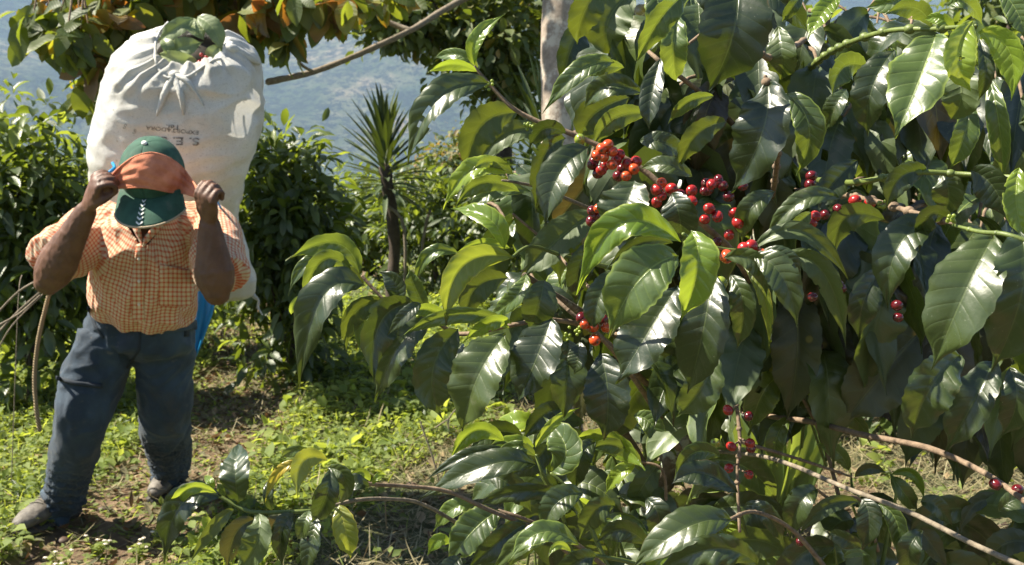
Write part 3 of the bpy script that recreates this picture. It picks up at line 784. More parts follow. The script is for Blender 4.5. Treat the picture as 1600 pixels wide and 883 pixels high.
def drape_strip(name, left, right, bvh, off, mat, parent, th=.003, n=24, across=6, uvscale=None, bulge=0):
    """patch between two image-space polylines, laid on the cloth"""
    def samp(pl, t):
        k = t*(len(pl)-1); i = min(int(k), len(pl)-2); f = k-i
        return (pl[i][0]*(1-f)+pl[i+1][0]*f, pl[i][1]*(1-f)+pl[i+1][1]*f)
    V = []; last = None; uv = []
    for i in range(n+1):
        a = samp(left, i/n); b = samp(right, i/n)
        for j in range(across+1):
            f = j/across; px = a[0]*(1-f)+b[0]*f; py = a[1]*(1-f)+b[1]*f
            e = math.sin(math.pi*f)
            h = hit(bvh, px, py, off+bulge*e, None)
            if h is None: h = P(px, py, depth(last) if last is not None else 3.8)
            last = h; V.append(h); uv.append((px*.0021, -py*.0021))
    m = mesh_from(name, [tuple(v) for v in V], grid_faces(n, across), uv)
    for v, c in zip(m.vertices, V): v.co = c
    o = link(name, m, mat, parent)
    md = o.modifiers.new('th', 'SOLIDIFY'); md.thickness = th; md.offset = 1
    return o
drape_strip('placket', [(213, 382), (207, 430), (205, 470), (207, 499)], [(229, 378), (226, 430), (224, 470), (226, 503)], sb, .004, M['shirt'], shirt, n=30, bulge=.002)
drape_strip('pocket', [(250, 413), (247, 450), (249, 478)], [(307, 424), (302, 455), (298, 480)], sb, .004, M['shirt'], shirt, n=20, across=16, bulge=.007)
drape_strip('collar', [(196, 330), (204, 352), (221, 383)], [(210, 326), (218, 348), (224, 380)], sb, .006, M['shirt'], shirt, th=.004, bulge=.006)
drape_strip('collar', [(282, 318), (262, 345), (222, 386)], [(270, 316), (246, 345), (226, 372)], sb, .006, M['shirt'], shirt, th=.004, bulge=.006)
s = NT('shirt_button'); s.base((.7, .62, .5)); s.set(Roughness=.3); M['button'] = s.m
for by in (405, 440, 476):
    c = hit(sb, 217, by, .009)
    if c: g = Geo(); ellipsoid(g, c, (.0055, .002, .0055), nu=12, nv=6); link('button', g.mesh('button'), M['button'], shirt)

# trousers
g = Geo()
tube(g, [P(221, 478, 4.07), P(220, 490, 4.07), P(218, 520, 4.10), P(212, 548, 4.13)], [.16, .182, .19, .15], 30, hint=RX, k=4, rb=[.06, .13, .135, .055], ends=True)
cR = aR+Vector((-.002, -.02, -.015)); cL = aL+Vector((0, -.01, .0))
tube(g, [hpR+Vector((-.005, 0, .05)), hpR.lerp(kR, .45)+Vector((-.015, 0, 0)), kR, kR.lerp(cR, .45), kR.lerp(cR, .85), cR], [.104, .104, .092, .082, .070, .068], 26, hint=RX, k=6, rb=[.12, .115, .10, .10, .09, .09], ends=False)
tube(g, [hpL+Vector((.0, 0, .05)), hpL.lerp(kL, .45)+Vector((.0, 0, 0)), kL, kL.lerp(cL, .45), kL.lerp(cL, .85), cL+Vector((0, 0, -.03))], [.102, .104, .094, .086, .074, .070], 26, hint=RX, k=6, rb=[.12, .115, .10, .10, .09, .09], ends=False)
me = remesh(g, .0075, 5)
def pant_fold(p):
    x, y = PX(p); low = sstep(720, 800, y)*(1 if x < 180 else 0)+sstep(690, 750, y)*(1 if x >= 180 else 0)
    k = math.exp(-((y-560)/40)**2)
    return wrink(p, 5.5, .015, (1.5, 1, .8))*(.6+.4*k)+wrink(p+Vector((4, 2, 9)), 12, .005+.008*low, (1.2, 1, 1.2+low))+.008*low*math.sin(p.z*170+3*noise.noise(p*9))-.004
displace(me, pant_fold)
s = NT('dark_denim'); p = s.pos()
c = s.ramp(s.noise(p, 7, 5, .6), [(.3, (.007, .016, .028)), (.55, (.015, .032, .054)), (.8, (.040, .072, .108))])
c = s.mix(s.maprange(s.noise(p, 4.5, 5, .7), .52, .7, 0, .5), c, (.06, .05, .036))
c = s.mix(s.maprange(s.noise(p, 38, 4, .7), .60, .72, 0, .45), c, (.13, .12, .10))
c = s.mix(s.maprange(s.noise(p, 3.1, 3, .5), .50, .66, 0, .55), c, (.060, .105, .15))
s.base(c); s.set(Roughness=.8); s.b.inputs['Sheen Weight'].default_value = .1
s.bump(s.math('ADD', s.noise(p, 40, 6, .65), s.math('MULTIPLY', s.noise(p, 600, 2), .3)), .5, .008)
M['denim'] = s.m
trs = link('trousers', me, s.m, person); pb = bvh_of(me)
s = NT('seam_denim'); s.base((.016, .024, .036)); s.set(Roughness=.85); M['seam'] = s.m
drape_strip('waistband', [(152, 476), (168, 482), (215, 500), (262, 503), (306, 500)], [(150, 490), (166, 497), (214, 518), (262, 520), (308, 514)], pb, .003, M['denim'], trs, th=.004, n=36)
for x0, y0 in ((158, 478), (236, 502), (290, 502)):
    drape_strip('belt_loop', [(x0, y0-3), (x0-1, y0+24)], [(x0+7, y0-1), (x0+6, y0+24)], pb, .009, M['seam'], trs, th=.003, n=6, across=2)
drape_strip('thigh_seam', [(88, 587), (118, 596), (160, 601)], [(87, 593), (117, 602), (160, 606)], pb, .003, M['seam'], trs, n=20, across=3, bulge=.004)
drape_strip('fly_seam', [(216, 520), (214, 548), (196, 575)], [(220, 520), (219, 548), (200, 577)], pb, .003, M['seam'], trs, n=12, across=2)
drape_strip('pocket_seam', [(136, 480), (146, 510), (160, 530)], [(140, 479), (150, 508), (163, 527)], pb, .003, M['seam'], trs, n=12, across=2, bulge=.002)
# shoes
s = NT('dusty_leather'); p = s.pos(); c = s.ramp(s.noise(p, 22, 5, .7), [(.3, (.05, .042, .035)), (.55, (.13, .115, .095)), (.8, (.25, .22, .185))]); s.base(c); s.set(Roughness=.6); s.bump(s.noise(p, 120, 5, .7), .5, .004); M['shoe'] = s.m
s = NT('rubber_sole'); s.base((.045, .04, .034)); s.set(Roughness=.8); s.bump(s.noise(s.pos(), 90, 4), .5, .004); M['sole'] = s.m
s = NT('lace'); s.base((.16, .14, .11)); s.set(Roughness=.9); M['lace'] = s.m
def shoe(heel, toe, k=1.0):
    """heel, toe: ground points"""
    dv = (toe-heel); L = dv.length; f = dv.normalized(); sd_ = f.cross(Vector((0, 0, 1))).normalized()
    z = Vector((0, 0, 1)); g = Geo()
    pr_ = [(0, .040, .045, .05), (.10, .046, .052, .058), (.3, .042, .050, .058), (.5, .043, .045, .05), (.68, .050, .038, .042), (.85, .047, .031, .034), (1, .030, .024, .026)]
    tube(g, [heel+f*(L*u)+z*(.022+h) for u, a, b, h in pr_], [a*k for u, a, b, h in pr_], 20, hint=sd_, k=3, rb=[b*k for u, a, b, h in pr_])
    tube(g, [heel+f*(.05*L+.02)+z*.06, heel+f*.055+z*.12], [.045, .043], 16, k=2, rb=[.05, .045])
    m = remesh(g, .005, 4); displace(m, lambda q: .0022*noise.noise(q*40)-.002*sstep(.35, .6, abs(math.sin((q-heel).dot(f)*70)))*sstep(.10, .16, (q-heel).dot(f))*0)
    sh = link('shoe', m, M['shoe'], person)
    g = Geo(); tube(g, [heel+f*(L*u)+z*.014 for u in (0, .3, .5, .7, .9, 1.0)], [.048, .047, .047, .055, .046, .03], 22, hint=sd_, k=3, rb=[.017]*6)
    link('sole', g.mesh('sole'), M['sole'], sh)
    bt = bvh_of(m)
    for i in range(4):
        u = .42+.08*i; c0 = heel+f*(L*u)
        q = []
        for s_ in (-1, -.4, .3, 1):
            o = c0+sd_*(.022*s_)+z*.3; h = bt.ray_cast(o, -z)
            if h[0] is not None: q.append(h[0]+z*.003+f*.006*s_*(1 if i % 2 else -1))
        if len(q) > 2: g = Geo(); tube(g, q, .0022, 6, k=3); link('lace', g.mesh('lace'), M['lace'], sh)
    return sh
shoe(Vector((aR.x-.0, aR.y+.05, gz(aR.x, aR.y))), Vector((aR.x-.075, aR.y-.22, gz(aR.x-.07, aR.y-.2))))
shoe(Vector((aL.x+.01, aL.y+.05, gz(aL.x, aL.y))), Vector((aL.x-.02, aL.y-.20, gz(aL.x, aL.y-.2))), .92)

# cap
s = NT('green_cap_cloth'); p = s.pos(); c = s.ramp(s.noise(p, 30, 4), [(.3, (.018, .062, .040)), (.7, (.035, .105, .068))])
c = s.mix(s.maprange(s.noise(p, 14, 5, .7), .55, .75, 0, .4), c, (.12, .13, .10)); s.base(c); s.set(Roughness=.85); s.bump(s.noise(p, 500, 2), .3, .001); M['cap'] = s.m
s = NT('tan_piping'); s.base((.42, .33, .22)); s.set(Roughness=.8); M['piping'] = s.m
s = NT('white_print'); s.base((.72, .74, .70)); s.set(Roughness=.7); M['print'] = s.m
def dome(az, el, r=(.096, .110, .108)):
    return HC+hR*(math.cos(el)*math.sin(az)*r[0])+hF*(math.cos(el)*math.cos(az)*r[1])+hU*(math.sin(el)*r[2])
V = []; na_, ne = 48, 16
for i in range(ne+1):
    el = -.28+(math.pi/2+.28)*i/ne*.995
    for j in range(na_+1):
        az = 2*math.pi*j/na_
        seam = abs(math.sin(az*3)); k = 1-.012*(1-seam**.35)+.008*noise.noise(Vector((az*1.5 if j < na_ else 0, el*4, 3)))
        V.append(tuple(HC+(dome(az, el)-HC)*k))
cme = mesh_from('cap', V, grid_faces(ne, na_)); cap = link('cap', cme, M['cap'], person)
md = cap.modifiers.new('th', 'SOLIDIFY'); md.thickness = .003; md.offset = 1
g = Geo(); ellipsoid(g, dome(0, 1.56)+hU*.004, (.009, .009, .006), (hR, hF, hU), 14, 8); link('cap_button', g.mesh('cap_button'), M['print'], cap)
# visor: curved shell starting at the front lower edge
V = []; nx, ny = 26, 12; edge = []
def visor(a, t):
    base = dome(a, -.20, (.096, .108, .108)); wd = math.sin(1.0)*0
    ln = .094*(max(0, math.cos(a*1.13))**.30)
    side = hR*(.020*math.sin(a)*t)
    drop = -hU*(.016*t*t+.020*(a/1.1)**2*t*.9)
    return base+hF*ln*t+side+drop+(hF*.012-hU*.012)*t
for i in range(nx+1):
    a = -1.28+2.56*i/nx
    for j in range(ny+1): V.append(tuple(visor(a, j/ny)))
    edge.append(visor(a, 1.0))
vme = mesh_from('visor', V, grid_faces(nx, ny)); vis = link('visor', vme, M['cap'], cap); md = vis.modifiers.new('th', 'SOLIDIFY'); md.thickness = .004; md.offset = 0
g = Geo(); tube(g, edge, .0038, 8); link('piping', g.mesh('piping'), M['piping'], vis)
# chevron marks down the middle of the visor
for q in range(6):
    t0 = .08+.15*q; big = .8+.08*q; V = []
    pts = [(-.075*big, t0), (0, t0+.07), (.075*big, t0), (.075*big, t0+.055), (0, t0+.125), (-.075*big, t0+.055)]
    n_ = (visor(0, .5)-visor(.1, .5)).cross(visor(0, .6)-visor(0, .5)).normalized(); n_ = n_ if n_.dot(FW) < 0 else -n_
    V = [tuple(visor(a-.03, min(t, .98))+n_*.0042) for a, t in pts]
    me_ = bpy.data.meshes.new('chevron'); me_.from_pydata(V, [], [(0, 1, 4, 5), (1, 2, 3, 4)]); o = link('chevron', me_, M['print'], vis, smooth=False)
    md = o.modifiers.new('t', 'SOLIDIFY'); md.thickness = .0008

# ---- the orange head band (tumpline cloth)
band = empty('head_band', HC, 'orange cloth band stretched over the green cap, its ends gripped in both fists', 'head strap')
na_, nb = 60, 22; V = []
dV = []
for i in range(33):
    for j in range(65): dV.append(Vector(dome(2*math.pi*j/64, -.6+(math.pi/2+.6)*i/32, (.101, .115, .1135))))
dB = BVHTree.FromPolygons(dV, [tuple(int(q) for q in f) for f in grid_faces(32, 64)])
up_ = [(168, 281), (183, 265), (203, 249), (222, 241), (240, 239), (262, 246), (283, 260), (300, 282), (316, 304)]
lo_ = [(170, 291), (188, 294), (208, 293), (225, 293), (245, 296), (264, 300), (282, 301), (300, 306), (316, 311)]
def poly(pl, t):
    k = t*(len(pl)-1); i = min(int(k), len(pl)-2); f = k-i
    p0, p1, p2, p3 = [pl[max(0, min(len(pl)-1, q))] for q in (i-1, i, i+1, i+2)]
    return [.5*(2*p1[c]+(p2[c]-p0[c])*f+(2*p0[c]-5*p1[c]+4*p2[c]-p3[c])*f*f+(3*p1[c]-p0[c]-3*p2[c]+p3[c])*f**3) for c in (0, 1)]
dh = [depth(gripR)-.012, depth(gripL)-.012]
D = [[None]*(nb+1) for _ in range(na_+1)]; XY = {}
for i in range(na_+1):
    u_ = poly(up_, i/na_); l_ = poly(lo_, i/na_)
    for j in range(nb+1):
        f = j/nb; x = l_[0]*(1-f)+u_[0]*f; y = l_[1]*(1-f)+u_[1]*f; XY[i, j] = (x, y)
        loc = dB.ray_cast(CAM, RAY(x, y))[0]
        if loc is not None: D[i][j] = depth(loc)
for j in range(nb+1):
    ok = [i for i in range(na_+1) if D[i][j] is not None]; a0, a1 = min(ok), max(ok)
    a0 += 1; a1 -= 1
    for i in range(a0): D[i][j] = dh[0]+(D[a0][j]-dh[0])*i/max(1, a0)
    for i in range(a1+1, na_+1): D[i][j] = dh[1]+(D[a1][j]-dh[1])*(na_-i)/max(1, na_-a1)
for _ in range(3):
    E = [r[:] for r in D]
    for i in range(1, na_):
        for j in range(nb+1): D[i][j] = (E[i-1][j]+2*E[i][j]+E[i+1][j]+E[i][max(0, j-1)]+E[i][min(nb, j+1)])/6
for i in range(na_+1):
    a = -1+2*i/na_
    for j in range(nb+1):
        q = j/nb; x, y = XY[i, j]
        fold = .0022*math.sin(q*19+a*5+2*math.sin(a*2.5))*(.35+abs(a))+.003*noise.noise(Vector((a*4, q*7, 1)))
        V.append(tuple(P(x, y, D[i][j]-.003-fold)))
bme = mesh_from('cloth', V, grid_faces(na_, nb))
s = NT('orange_cloth'); p = s.pos(); c = s.ramp(s.noise(p, 25, 5, .6), [(.3, (.50, .155, .075)), (.7, (.70, .27, .16))]); s.base(c); s.set(Roughness=.9); s.bump(s.math('ADD', s.noise(p, 60, 5, .7), s.math('MULTIPLY', s.noise(p, 400, 2), .4)), .5, .004); M['orange'] = s.m
bo = link('cloth', bme, s.m, band); md = bo.modifiers.new('th', 'SOLIDIFY'); md.thickness = .0025; md.offset = 0
for side in (0, nb):
    g = Geo(); tube(g, [Vector(V[i*(nb+1)+side]) for i in range(na_+1)], .0028, 7); link('hem', g.mesh('hem'), s.m, band)

# ------------------------------------------------------------------ the sack
def srow(px, py, d, a_px, b, tilt): 
    c = P(px, py, d); t = math.radians(tilt)
    nrm = (UP*math.cos(t)-FW*math.sin(t)); e2 = (FW*math.cos(t)+UP*math.sin(t))
    return c, a_px*d/FPX, b, nrm, e2
rows = [srow(332, 466, 4.52, 50, .03, 20), srow(330, 455, 4.50, 66, .09, 20), srow(318, 420, 4.46, 74, .15, 22), srow(300, 380, 4.42, 77, .18, 24), srow(272, 347, 4.38, 92, .20, 26), srow(270, 310, 4.32, 104, .215, 28), srow(271, 270, 4.26, 116, .22, 28),
        srow(272, 230, 4.19, 125, .225, 30), srow(277, 185, 4.13, 127, .225, 31), srow(283, 140, 4.08, 125, .222, 34), srow(287, 112, 4.05, 120, .21, 38),
        srow(290, 96, 4.02, 112, .20, 40), srow(292, 84, 4.0, 98, .178, 42), srow(295, 76, 3.98, 80, .15, 44), srow(298, 72, 3.97, 62, .12, 46), srow(299, 72, 3.975, 53, .103, 46), srow(299, 77, 3.99, 51, .098, 46), srow(299, 84, 4.02, 62, .11, 46)]
NS, NA = (len(rows)-1)*8, 128
def sack_pt(s_, ang, raw=False):
    k = s_*(len(rows)-1); i = min(int(k), len(rows)-2); f = k-i
    def cm(sel):
        p0, p1, p2, p3 = [rows[max(0, min(len(rows)-1, q))][sel] for q in (i-1, i, i+1, i+2)]
        return .5*((2*p1)+(p2-p0)*f+(2*p0-5*p1+4*p2-p3)*f*f+(3*p1-p0-3*p2+p3)*f**3)
    c, a, b, n_, e2 = cm(0), cm(1), cm(2), cm(3).normalized(), cm(4).normalized()
    ca_, sa_ = math.cos(ang), math.sin(ang); pw = .86
    x = a*math.copysign(abs(ca_)**pw, ca_); y = b*math.copysign(abs(sa_)**pw, sa_)
    p = c+RX*x+e2*y
    out = (RX*(ca_/a)+e2*(sa_/b)).normalized()
    dome_ = sstep(9.5, 14, k); nn = (out*(1-dome_*.75)+n_*dome_*.75).normalized()
    ple = math.sin(ang*17+2.2*math.sin(ang*3))*.5+math.sin(ang*29+1)*.3
    amp = .017*sstep(8.6, 13.5, k)*(1-.3*sstep(14.5, 16, k))
    near = math.exp(-((ang+math.pi*.56)/.35)**2)                     # deep gathers at the knot
    h = amp*ple*(1+1.3*near*sstep(9, 11, k))
    q = p*1.0
    h += .020*noise.noise(q*4.2+Vector((3, 1, 7)))+.008*(1-2.4*abs(noise.noise(Vector((q.x*9, q.y*9, q.z*16)))))
    h += .012*noise.noise(q*3.1)*(1-dome_)
    return p+nn*h
V = []; UVs = []
for i in range(NS+1):
    for j in range(NA+1):
        ang = 2*math.pi*(j % NA)/NA
        V.append(tuple(sack_pt(i/NS, ang if j < NA else 0))); UVs.append((j/NA*1.5, i/NS*1.2))
sroot2 = empty('sack', P(300, 440, 4.4), 'big bulging white woven sack riding on the man\'s back', 'sack')
sme = mesh_from('bag', V, grid_faces(NS, NA)[:, ::-1], UVs)
s = NT('white_woven_plastic'); p = s.pos(); uv = s.uv()
wv = s.n('ShaderNodeTexWave', wave_type='BANDS'); wv.inputs['Scale'].default_value = 110; wv.bands_direction = 'X'; s.l(uv, wv.inputs[0])
wv2 = s.n('ShaderNodeTexWave', wave_type='BANDS'); wv2.inputs['Scale'].default_value = 110; wv2.bands_direction = 'Y'; s.l(uv, wv2.inputs[0])
c = s.ramp(s.noise(p, 5, 6, .65), [(.3, (.58, .575, .54)), (.6, (.75, .75, .73))])
mps = s.n('ShaderNodeMapping'); mps.inputs['Scale'].default_value = (1.0, 1.0, 4.0); mps.inputs['Rotation'].default_value = (0, .7, 0); s.l(p, mps.inputs[0])
c = s.mix(s.maprange(s.noise(mps.outputs[0], 34, 6, .8), .57, .68, 0, .55), c, (.25, .235, .20))
vo = s.n('ShaderNodeTexVoronoi'); vo.inputs['Scale'].default_value = 17; s.l(p, vo.inputs['Vector'])
c = s.mix(s.maprange(vo.outputs['Distance'], .05, .11, .6, 0), c, (.28, .26, .20))
mp3 = s.n('ShaderNodeMapping'); mp3.inputs['Scale'].default_value = (14, 1.6, 1); mp3.inputs['Rotation'].default_value = (0, 0, .5); s.l(uv, mp3.inputs[0])
c = s.mix(s.maprange(s.noise(mp3.outputs[0], 22, 5, .8), .56, .70, 0, .45), c, (.36, .345, .30))
c = s.mix(s.maprange(s.noise(p, 3.2, 4, .6), .46, .62, 0, .5), c, (.42, .40, .33))
c = s.mix(s.maprange(s.noise(p, 170, 3, .8), .56, .66, 0, .5), c, (.26, .26, .25))
s.base(c); s.set(Roughness=.5); s.b.inputs['Specular IOR Level'].default_value = .4
h = s.math('ADD', s.math('MULTIPLY', s.math('ADD', wv.outputs['Fac'], wv2.outputs['Fac']), .10), s.math('ADD', s.noise(p, 28, 6, .65), s.math('MULTIPLY', s.noise(mps.outputs[0], 60, 5, .7), .5)))
s.bump(h, .5, .010); s.translucent((.84, .83, .79), .14); M['sack'] = s.m
bag = link('bag', sme, s.m, sroot2); skb = bvh_of(sme)
# gather knot and the rolled cloth tie
g = Geo(); c = hit(skb, 273, 118, -.002)
ellipsoid(g, c, (.022, .018, .018)); tube(g, [c, hit(skb, 256, 150, .006), hit(skb, 245, 180, .002)], [.018, .013, .004], 10, k=4, bump=.3)
tube(g, [c, hit(skb, 283, 150, .006), hit(skb, 286, 178, .002)], [.016, .011, .004], 10, k=4, bump=.3); tube(g, [c, hit(skb, 294, 128, .006), hit(skb, 318, 165, .001)], [.013, .009, .003], 10, k=4, bump=.3)
link('gather_knot', g.mesh('gather_knot'), M['sack'], sroot2)
g = Geo(); q = [hit(skb, x, y, .016, P(x, y, 3.95)) for x, y in ((344, 72), (356, 72), (372, 80), (390, 90), (404, 99))]
tube(g, q, [.014, .012, .016, .014, .008], 12, k=5, bump=.25); link('rolled_tie', g.mesh('rolled_tie'), M['sack'], sroot2)
g = Geo(); q = [hit(skb, x, y, .004, P(x, y, 3.97)) for x, y in ((344, 92), (330, 96), (312, 108), (292, 120), (276, 118), (262, 122), (248, 108), (243, 92), (243, 68), (250, 50), (262, 36))]
tube(g, q, .005, 8, k=5, bump=.4); link('drawstring', g.mesh('drawstring'), M['sack'], sroot2)
g = Geo(); tube(g, [P(396, 462, 4.5), P(404, 470, 4.49), P(403, 480, 4.49), P(410, 492, 4.48)], [.010, .004, .005, .002], 8, k=4, bump=.5); link('corner_tail', g.mesh('corner_tail'), M['sack'], sroot2)
# faded upside-down print
s = NT('faded_black_print'); f_ = s.noise(s.pos(), 90, 4, .8); s.base(s.ramp(f_, [(.40, (.08, .08, .08)), (.62, (.45, .44, .40))])); s.set(Roughness=.7); M['ink'] = s.m
def sack_text(txt, px, py, size, ang, sx=1.0, bold=0):
    cu = bpy.data.curves.new('t', 'FONT'); cu.body = txt; cu.size = size; cu.offset = bold; cu.align_x = 'LEFT'
    o = bpy.data.objects.new('t', cu); COL.objects.link(o); dg = bpy.context.evaluated_depsgraph_get(); dg.update()
    m = bpy.data.meshes.new_from_object(o.evaluated_get(dg)); bpy.data.objects.remove(o)
    bm = bmesh.new(); bm.from_mesh(m); bmesh.ops.triangulate(bm, faces=bm.faces[:])
    bmesh.ops.subdivide_edges(bm, edges=[e for e in bm.edges if e.calc_length() > 3], cuts=2); bmesh.ops.triangulate(bm, faces=bm.faces[:])
    ca_, sa_ = math.cos(ang), math.sin(ang); ok = []
    for v in bm.verts:
        x, y = v.co.x*sx, v.co.y
        qx, qy = px+x*ca_-y*sa_, py-(x*sa_+y*ca_)
        h = hit(skb, qx, qy, .0022)
        if h is None: h = P(qx, qy, 4.0)
        v.co = h
    bm.to_mesh(m); bm.free(); m.name = 'printed_text'; link('printed_text', m, M['ink'], bag, smooth=False)
PI = math.pi
sack_text('S. E. L.', 312, 216, 17, PI-.03, 1.5, .35)
sack_text('EXPORTADORA', 311, 205, 8.5, PI-.10, 1.35, .12)
sack_text('Tel.', 282, 196, 10, PI-.05, 1.5, .15)
sack_text('S', 199, 195, 11, PI-.4, 1.0, .2); sack_text('S', 214, 203, 11, PI-.4, 1.0, .2)
# picked leaves and cherries in the mouth
M['picked'] = leaf_mat('picked_leaf', [(0, (.09, .13, .045)), (.5, (.20, .25, .10)), (1, (.32, .37, .17))], [(0, (.3, .4, .1)), (1, (.4, .5, .12))], .2, .55, (.28, .34, .16), .7, quilt=.35)
lv = [((300, 30), (275, 45), (249, 62), 34, 'pale picked leaf lying at the upper left of the sack mouth'), ((292, 30), (305, 45), (318, 62), 34, 'pale picked leaf at the middle of the sack mouth, running down right'),
      ((310, 28), (333, 45), (346, 80), 38, 'darker picked leaf along the right rim of the sack mouth'), ((262, 82), (285, 75), (316, 66), 40, 'broad picked leaf lying across the centre of the sack mouth'),
      ((305, 94), (275, 92), (248, 84), 34, 'crumpled picked leaf near the knot of the sack mouth'), ((285, 112), (268, 104), (250, 90), 26, 'narrow picked leaf hanging to the knot of the sack mouth'), ((325, 90), (333, 82), (345, 70), 26, 'picked leaf under the red berries in the sack mouth'),
      ((255, 62), (262, 72), (268, 90), 26, 'olive picked leaf tucked in the left side of the sack mouth')]
for i, (a, b, c, w_, lb) in enumerate(lv):
    k_ = 1.08; a, c = tuple(b[q]+(a[q]-b[q])*k_ for q in (0, 1)), tuple(b[q]+(c[q]-b[q])*k_ for q in (0, 1)); w_ *= .80
    o_ = random.uniform(-.015, .02); dd = [3.955+o_, 3.93+o_, 3.95+o_+random.uniform(-.02, .03)]
    A_, B_, C_ = P(*a, dd[0]), P(*b, dd[1]), P(*c, dd[2])
    V_, F_, U_ = hero_leaf(A_, B_, C_, w_*3.96/FPX, random.uniform(-30, 30), 20, False, .5, seed=300+i, nu=24, nv=8)
    o = leaf_obj('picked_leaf', V_, F_, U_, M['picked'], None, random.random()); tag(o, lb, 'leaf', 'leaves in the sack mouth')
# filling below the leaves
g = Geo(); ellipsoid(g, P(299, 84, 4.09), (.125, .05, .10), (RX, (UP*math.cos(.8)-FW*math.sin(.8)), (FW*math.cos(.8)+UP*math.sin(.8))), 20, 12)
s = NT('picked_fruit_mass'); s.base(s.ramp(s.noise(s.pos(), 60, 4), [(.3, (.012, .014, .008)), (.7, (.05, .03, .015))])); fm = link('harvest', g.mesh('harvest'), s.m); tag(fm, 'dark picked coffee filling the sack under the loose leaves', 'harvest')
# ------------------------------------------------------------------ cherries
def cherry_mat(name, a, b, rough=.18):
    s = NT(name); s.base(s.ramp(s.noise(s.pos(), 110, 3), [(.3, a), (.7, b)])); s.set(Roughness=rough); s.b.inputs['Coat Weight'].default_value = .3
    s.b.inputs['Subsurface Weight'].default_value = .15; s.b.inputs['Subsurface Radius'].default_value = (.004, .001, .001); return s.m
M['c_red'] = cherry_mat('ripe_red', (.22, .008, .009), (.40, .022, .016), .24); M['c_orange'] = cherry_mat('ripening_orange', (.46, .040, .012), (.56, .095, .018))
M['c_dark'] = cherry_mat('overripe_dark_red', (.06, .004, .007), (.13, .008, .010)); M['c_green'] = cherry_mat('unripe_green', (.16, .24, .03), (.28, .30, .05))
s = NT('cherry_eye'); s.base((.10, .05, .03)); s.set(Roughness=.7); M['eye'] = s.m
CH = {}
def cherry(px, py, d, kind, parent, r=.0068, toward=None):
    c = P(px, py, d); rr = r*random.uniform(.92, 1.08)
    if kind not in CH:
        g = Geo(); V = []; nu, nv = 20, 14
        ellipsoid(g, (0, 0, 0), (1, 1, 1.12), nu=nu, nv=nv)
        m = g.mesh('cherry')
        for v in m.vertices:
            q = math.hypot(v.co.x, v.co.y)
            if v.co.z > 0: v.co.z -= .10*math.exp(-(q/.22)**2)
        CH[kind] = (m,)
        m.materials.append(M['c_'+kind]); m.materials.append(M['eye'])
        m.polygons.foreach_set('use_smooth', np.ones(len(m.polygons), bool))
        for p_ in m.polygons:
            if p_.center.z > .9 and math.hypot(p_.center.x, p_.center.y) < .2: p_.material_index = 1
    o = bpy.data.objects.new('cherry', CH[kind][0]); COL.objects.link(o); o.parent = parent
    o.matrix_parent_inverse = Matrix.Translation(parent.location).inverted()
    ax = (Vector((random.uniform(-.9, .9), -1, random.uniform(-.6, .5)))).normalized()
    o.location = c; o.scale = (rr*random.uniform(.93, 1.04), rr*random.uniform(.93, 1.04), rr*random.uniform(.98, 1.1)); o.rotation_euler = ax.to_track_quat('Z', 'Y').to_euler()
    return o

